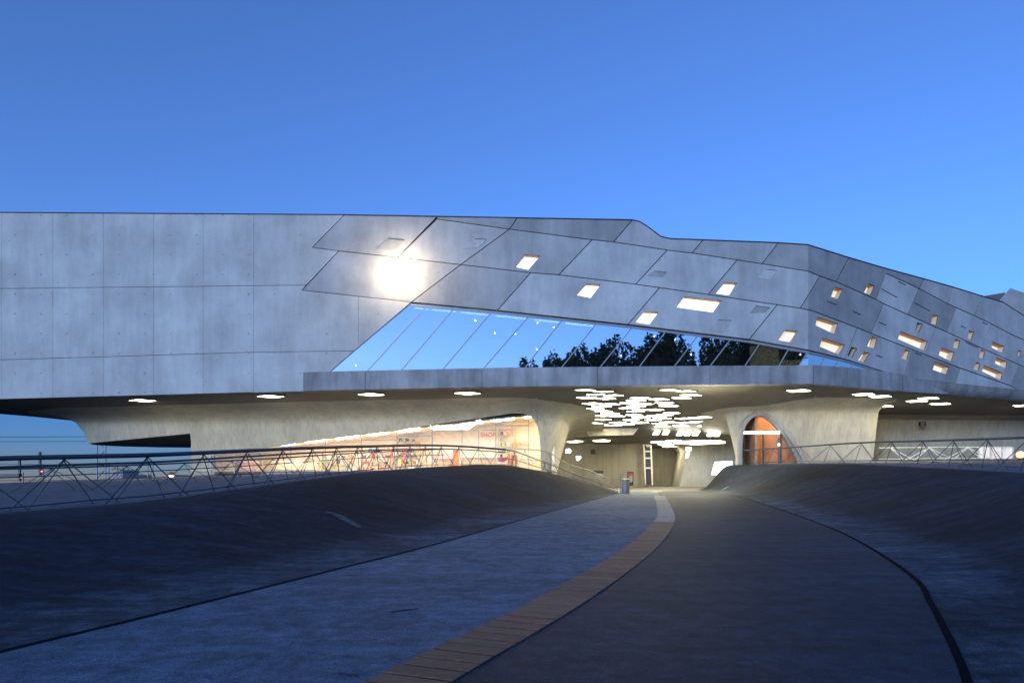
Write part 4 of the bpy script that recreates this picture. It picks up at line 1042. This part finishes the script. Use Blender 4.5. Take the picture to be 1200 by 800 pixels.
for i, (x, y, h) in enumerate(((23, 553, 10), (47, 546, 10))):
    e = empty('signal_bracket', P(x, y + h, 70), ('dark railway signal bracket at the left frame edge', 'dark railway signal hanging right of the bracket')[i], 'signal')
    MB().box(P(x, y - 3, 70), (.18, .2, 2.4)).build('hanger', 'dark_metal', e)
    MB().hexa([P(x - 3, y + 3, 70), P(x + 4, y + 3, 70), P(x + 3, y + 10, 70), P(x, y + 10, 70)], [P(x - 3, y + 3, 70.4), P(x + 4, y + 3, 70.4), P(x + 3, y + 10, 70.4), P(x, y + 10, 70.4)]).build('head', 'dark_metal', e)
    MB().box(P(x + 2, y + 6, 69.9), (.12, .1, .12)).build('lamp', 'lamp_red', e)
    MB().tube([P(x + 4, y, 70), P(x + 4, y + 20, 70)], .06, 6).build('pole', 'steel_dark', e)
gb = empty('gantry_beam', P(8, 572, 70), 'horizontal dark gantry beam at the left frame edge', 'gantry')
MB().box(P(-40, 557, 70), (11.2, .5, .35)).build('beam', 'dark_metal', gb); MB().tube([P(-90, 556, 70), P(-90, 600, 70)], .2, 8).build('post', 'dark_metal', gb)
for i, (xa, xb, y0, D) in enumerate(((131, 142, 546, 170), (146, 160, 552, 190), (196, 205, 552, 160))):
    e = empty('distant_house', P((xa + xb) / 2, 572, D), ('pale pink house far beyond the railway masts', 'low pale house far right of the masts', 'small house with lit gable beside the left leg')[i], 'house')
    a, b = P(xa, 575, D), P(xb, y0 + 4, D)
    MB().box((a + b) / 2 + Vector((0, 4, 0)), (b.x - a.x, 8, b.z - a.z)).build('wall', 'house_pale', e)
    MB().hexa([P(xa - 1, y0 + 4, D - .2), P((xa + xb) / 2, y0, D - .2), P(xb + 1, y0 + 4, D - .2)], [P(xa - 1, y0 + 4, D + 8.2), P((xa + xb) / 2, y0, D + 8.2), P(xb + 1, y0 + 4, D + 8.2)]).build('roof', 'house_roof', e)
    MB().box(P(lerp(xa, xb, .5), y0 + 8, D - .05), (.9, .1, 1.0)).build('window', 'lamp_room' if i == 2 else 'poster_dark', e)

# trees behind the photographer, seen mirrored in the glass band
def tree(x, y, h, rx, label, seed):
    rd = random.Random(seed); z0 = -1.6
    e = empty('tree', (x, y, z0), label, 'tree', 'trees behind the viewpoint'); m = MB()
    m.tube([(x, y, z0), (x + .2, y, z0 + h * .4), (x, y + .3, z0 + h * .8)], [.5, .36, .1], 8)
    for k in range(9):
        a = k * 2.4; zb = z0 + h * (.3 + .05 * k); l = rx * rd.uniform(.5, .8)
        m.tube([(x, y, zb), (x + math.cos(a) * l * .5, y + math.sin(a) * l * .5, zb + l * .3), (x + math.cos(a) * l, y + math.sin(a) * l, zb + l * .7)], [.2, .12, .04], 5)
    m.build('trunk', 'bark', e)
    c = MB(); cl = [(Vector((rd.uniform(-.8, .8), rd.uniform(-.8, .8), rd.uniform(-1, .8))), rd.uniform(.24, .4)) for _ in range(70)]
    for _ in range(15000):
        o, r = rd.choice(cl); u = Vector((rd.gauss(0, 1), rd.gauss(0, 1), rd.gauss(0, 1))).normalized() * r * rd.uniform(.6, 1)
        w_ = (o + u); taper = 1 - .3 * max(0, w_.z) ** 2
        p = Vector((x + w_.x * rx * taper, y + w_.y * rx * taper, z0 + h * .52 + w_.z * h * .42)); s = rd.uniform(.22, .5)
        a = Vector((rd.gauss(0, 1), rd.gauss(0, 1), rd.gauss(0, 1))).normalized(); b = a.orthogonal().normalized()
        c.add([p + a * s, p + b * s * .5, p - a * s, p - b * s * .5], [[0, 1, 2, 3]])
    c.build('crown', 'leaf', e)
for i, (x, y, h, rx) in enumerate(((4, -31, 26.5, 4.5), (8.5, -30, 27.5, 5), (13, -32, 28.5, 5.5), (18, -30, 29.5, 5.5), (23, -31, 30.5, 5.5), (28, -30, 31.5, 6), (33.5, -30, 32, 6), (39, -29, 32.5, 6), (45, -29, 32.5, 6), (52, -28, 32, 6.5))):
    tree(x, y, h, rx, 'tall dark tree standing behind the viewpoint, mirrored in the glass', 100 + i)
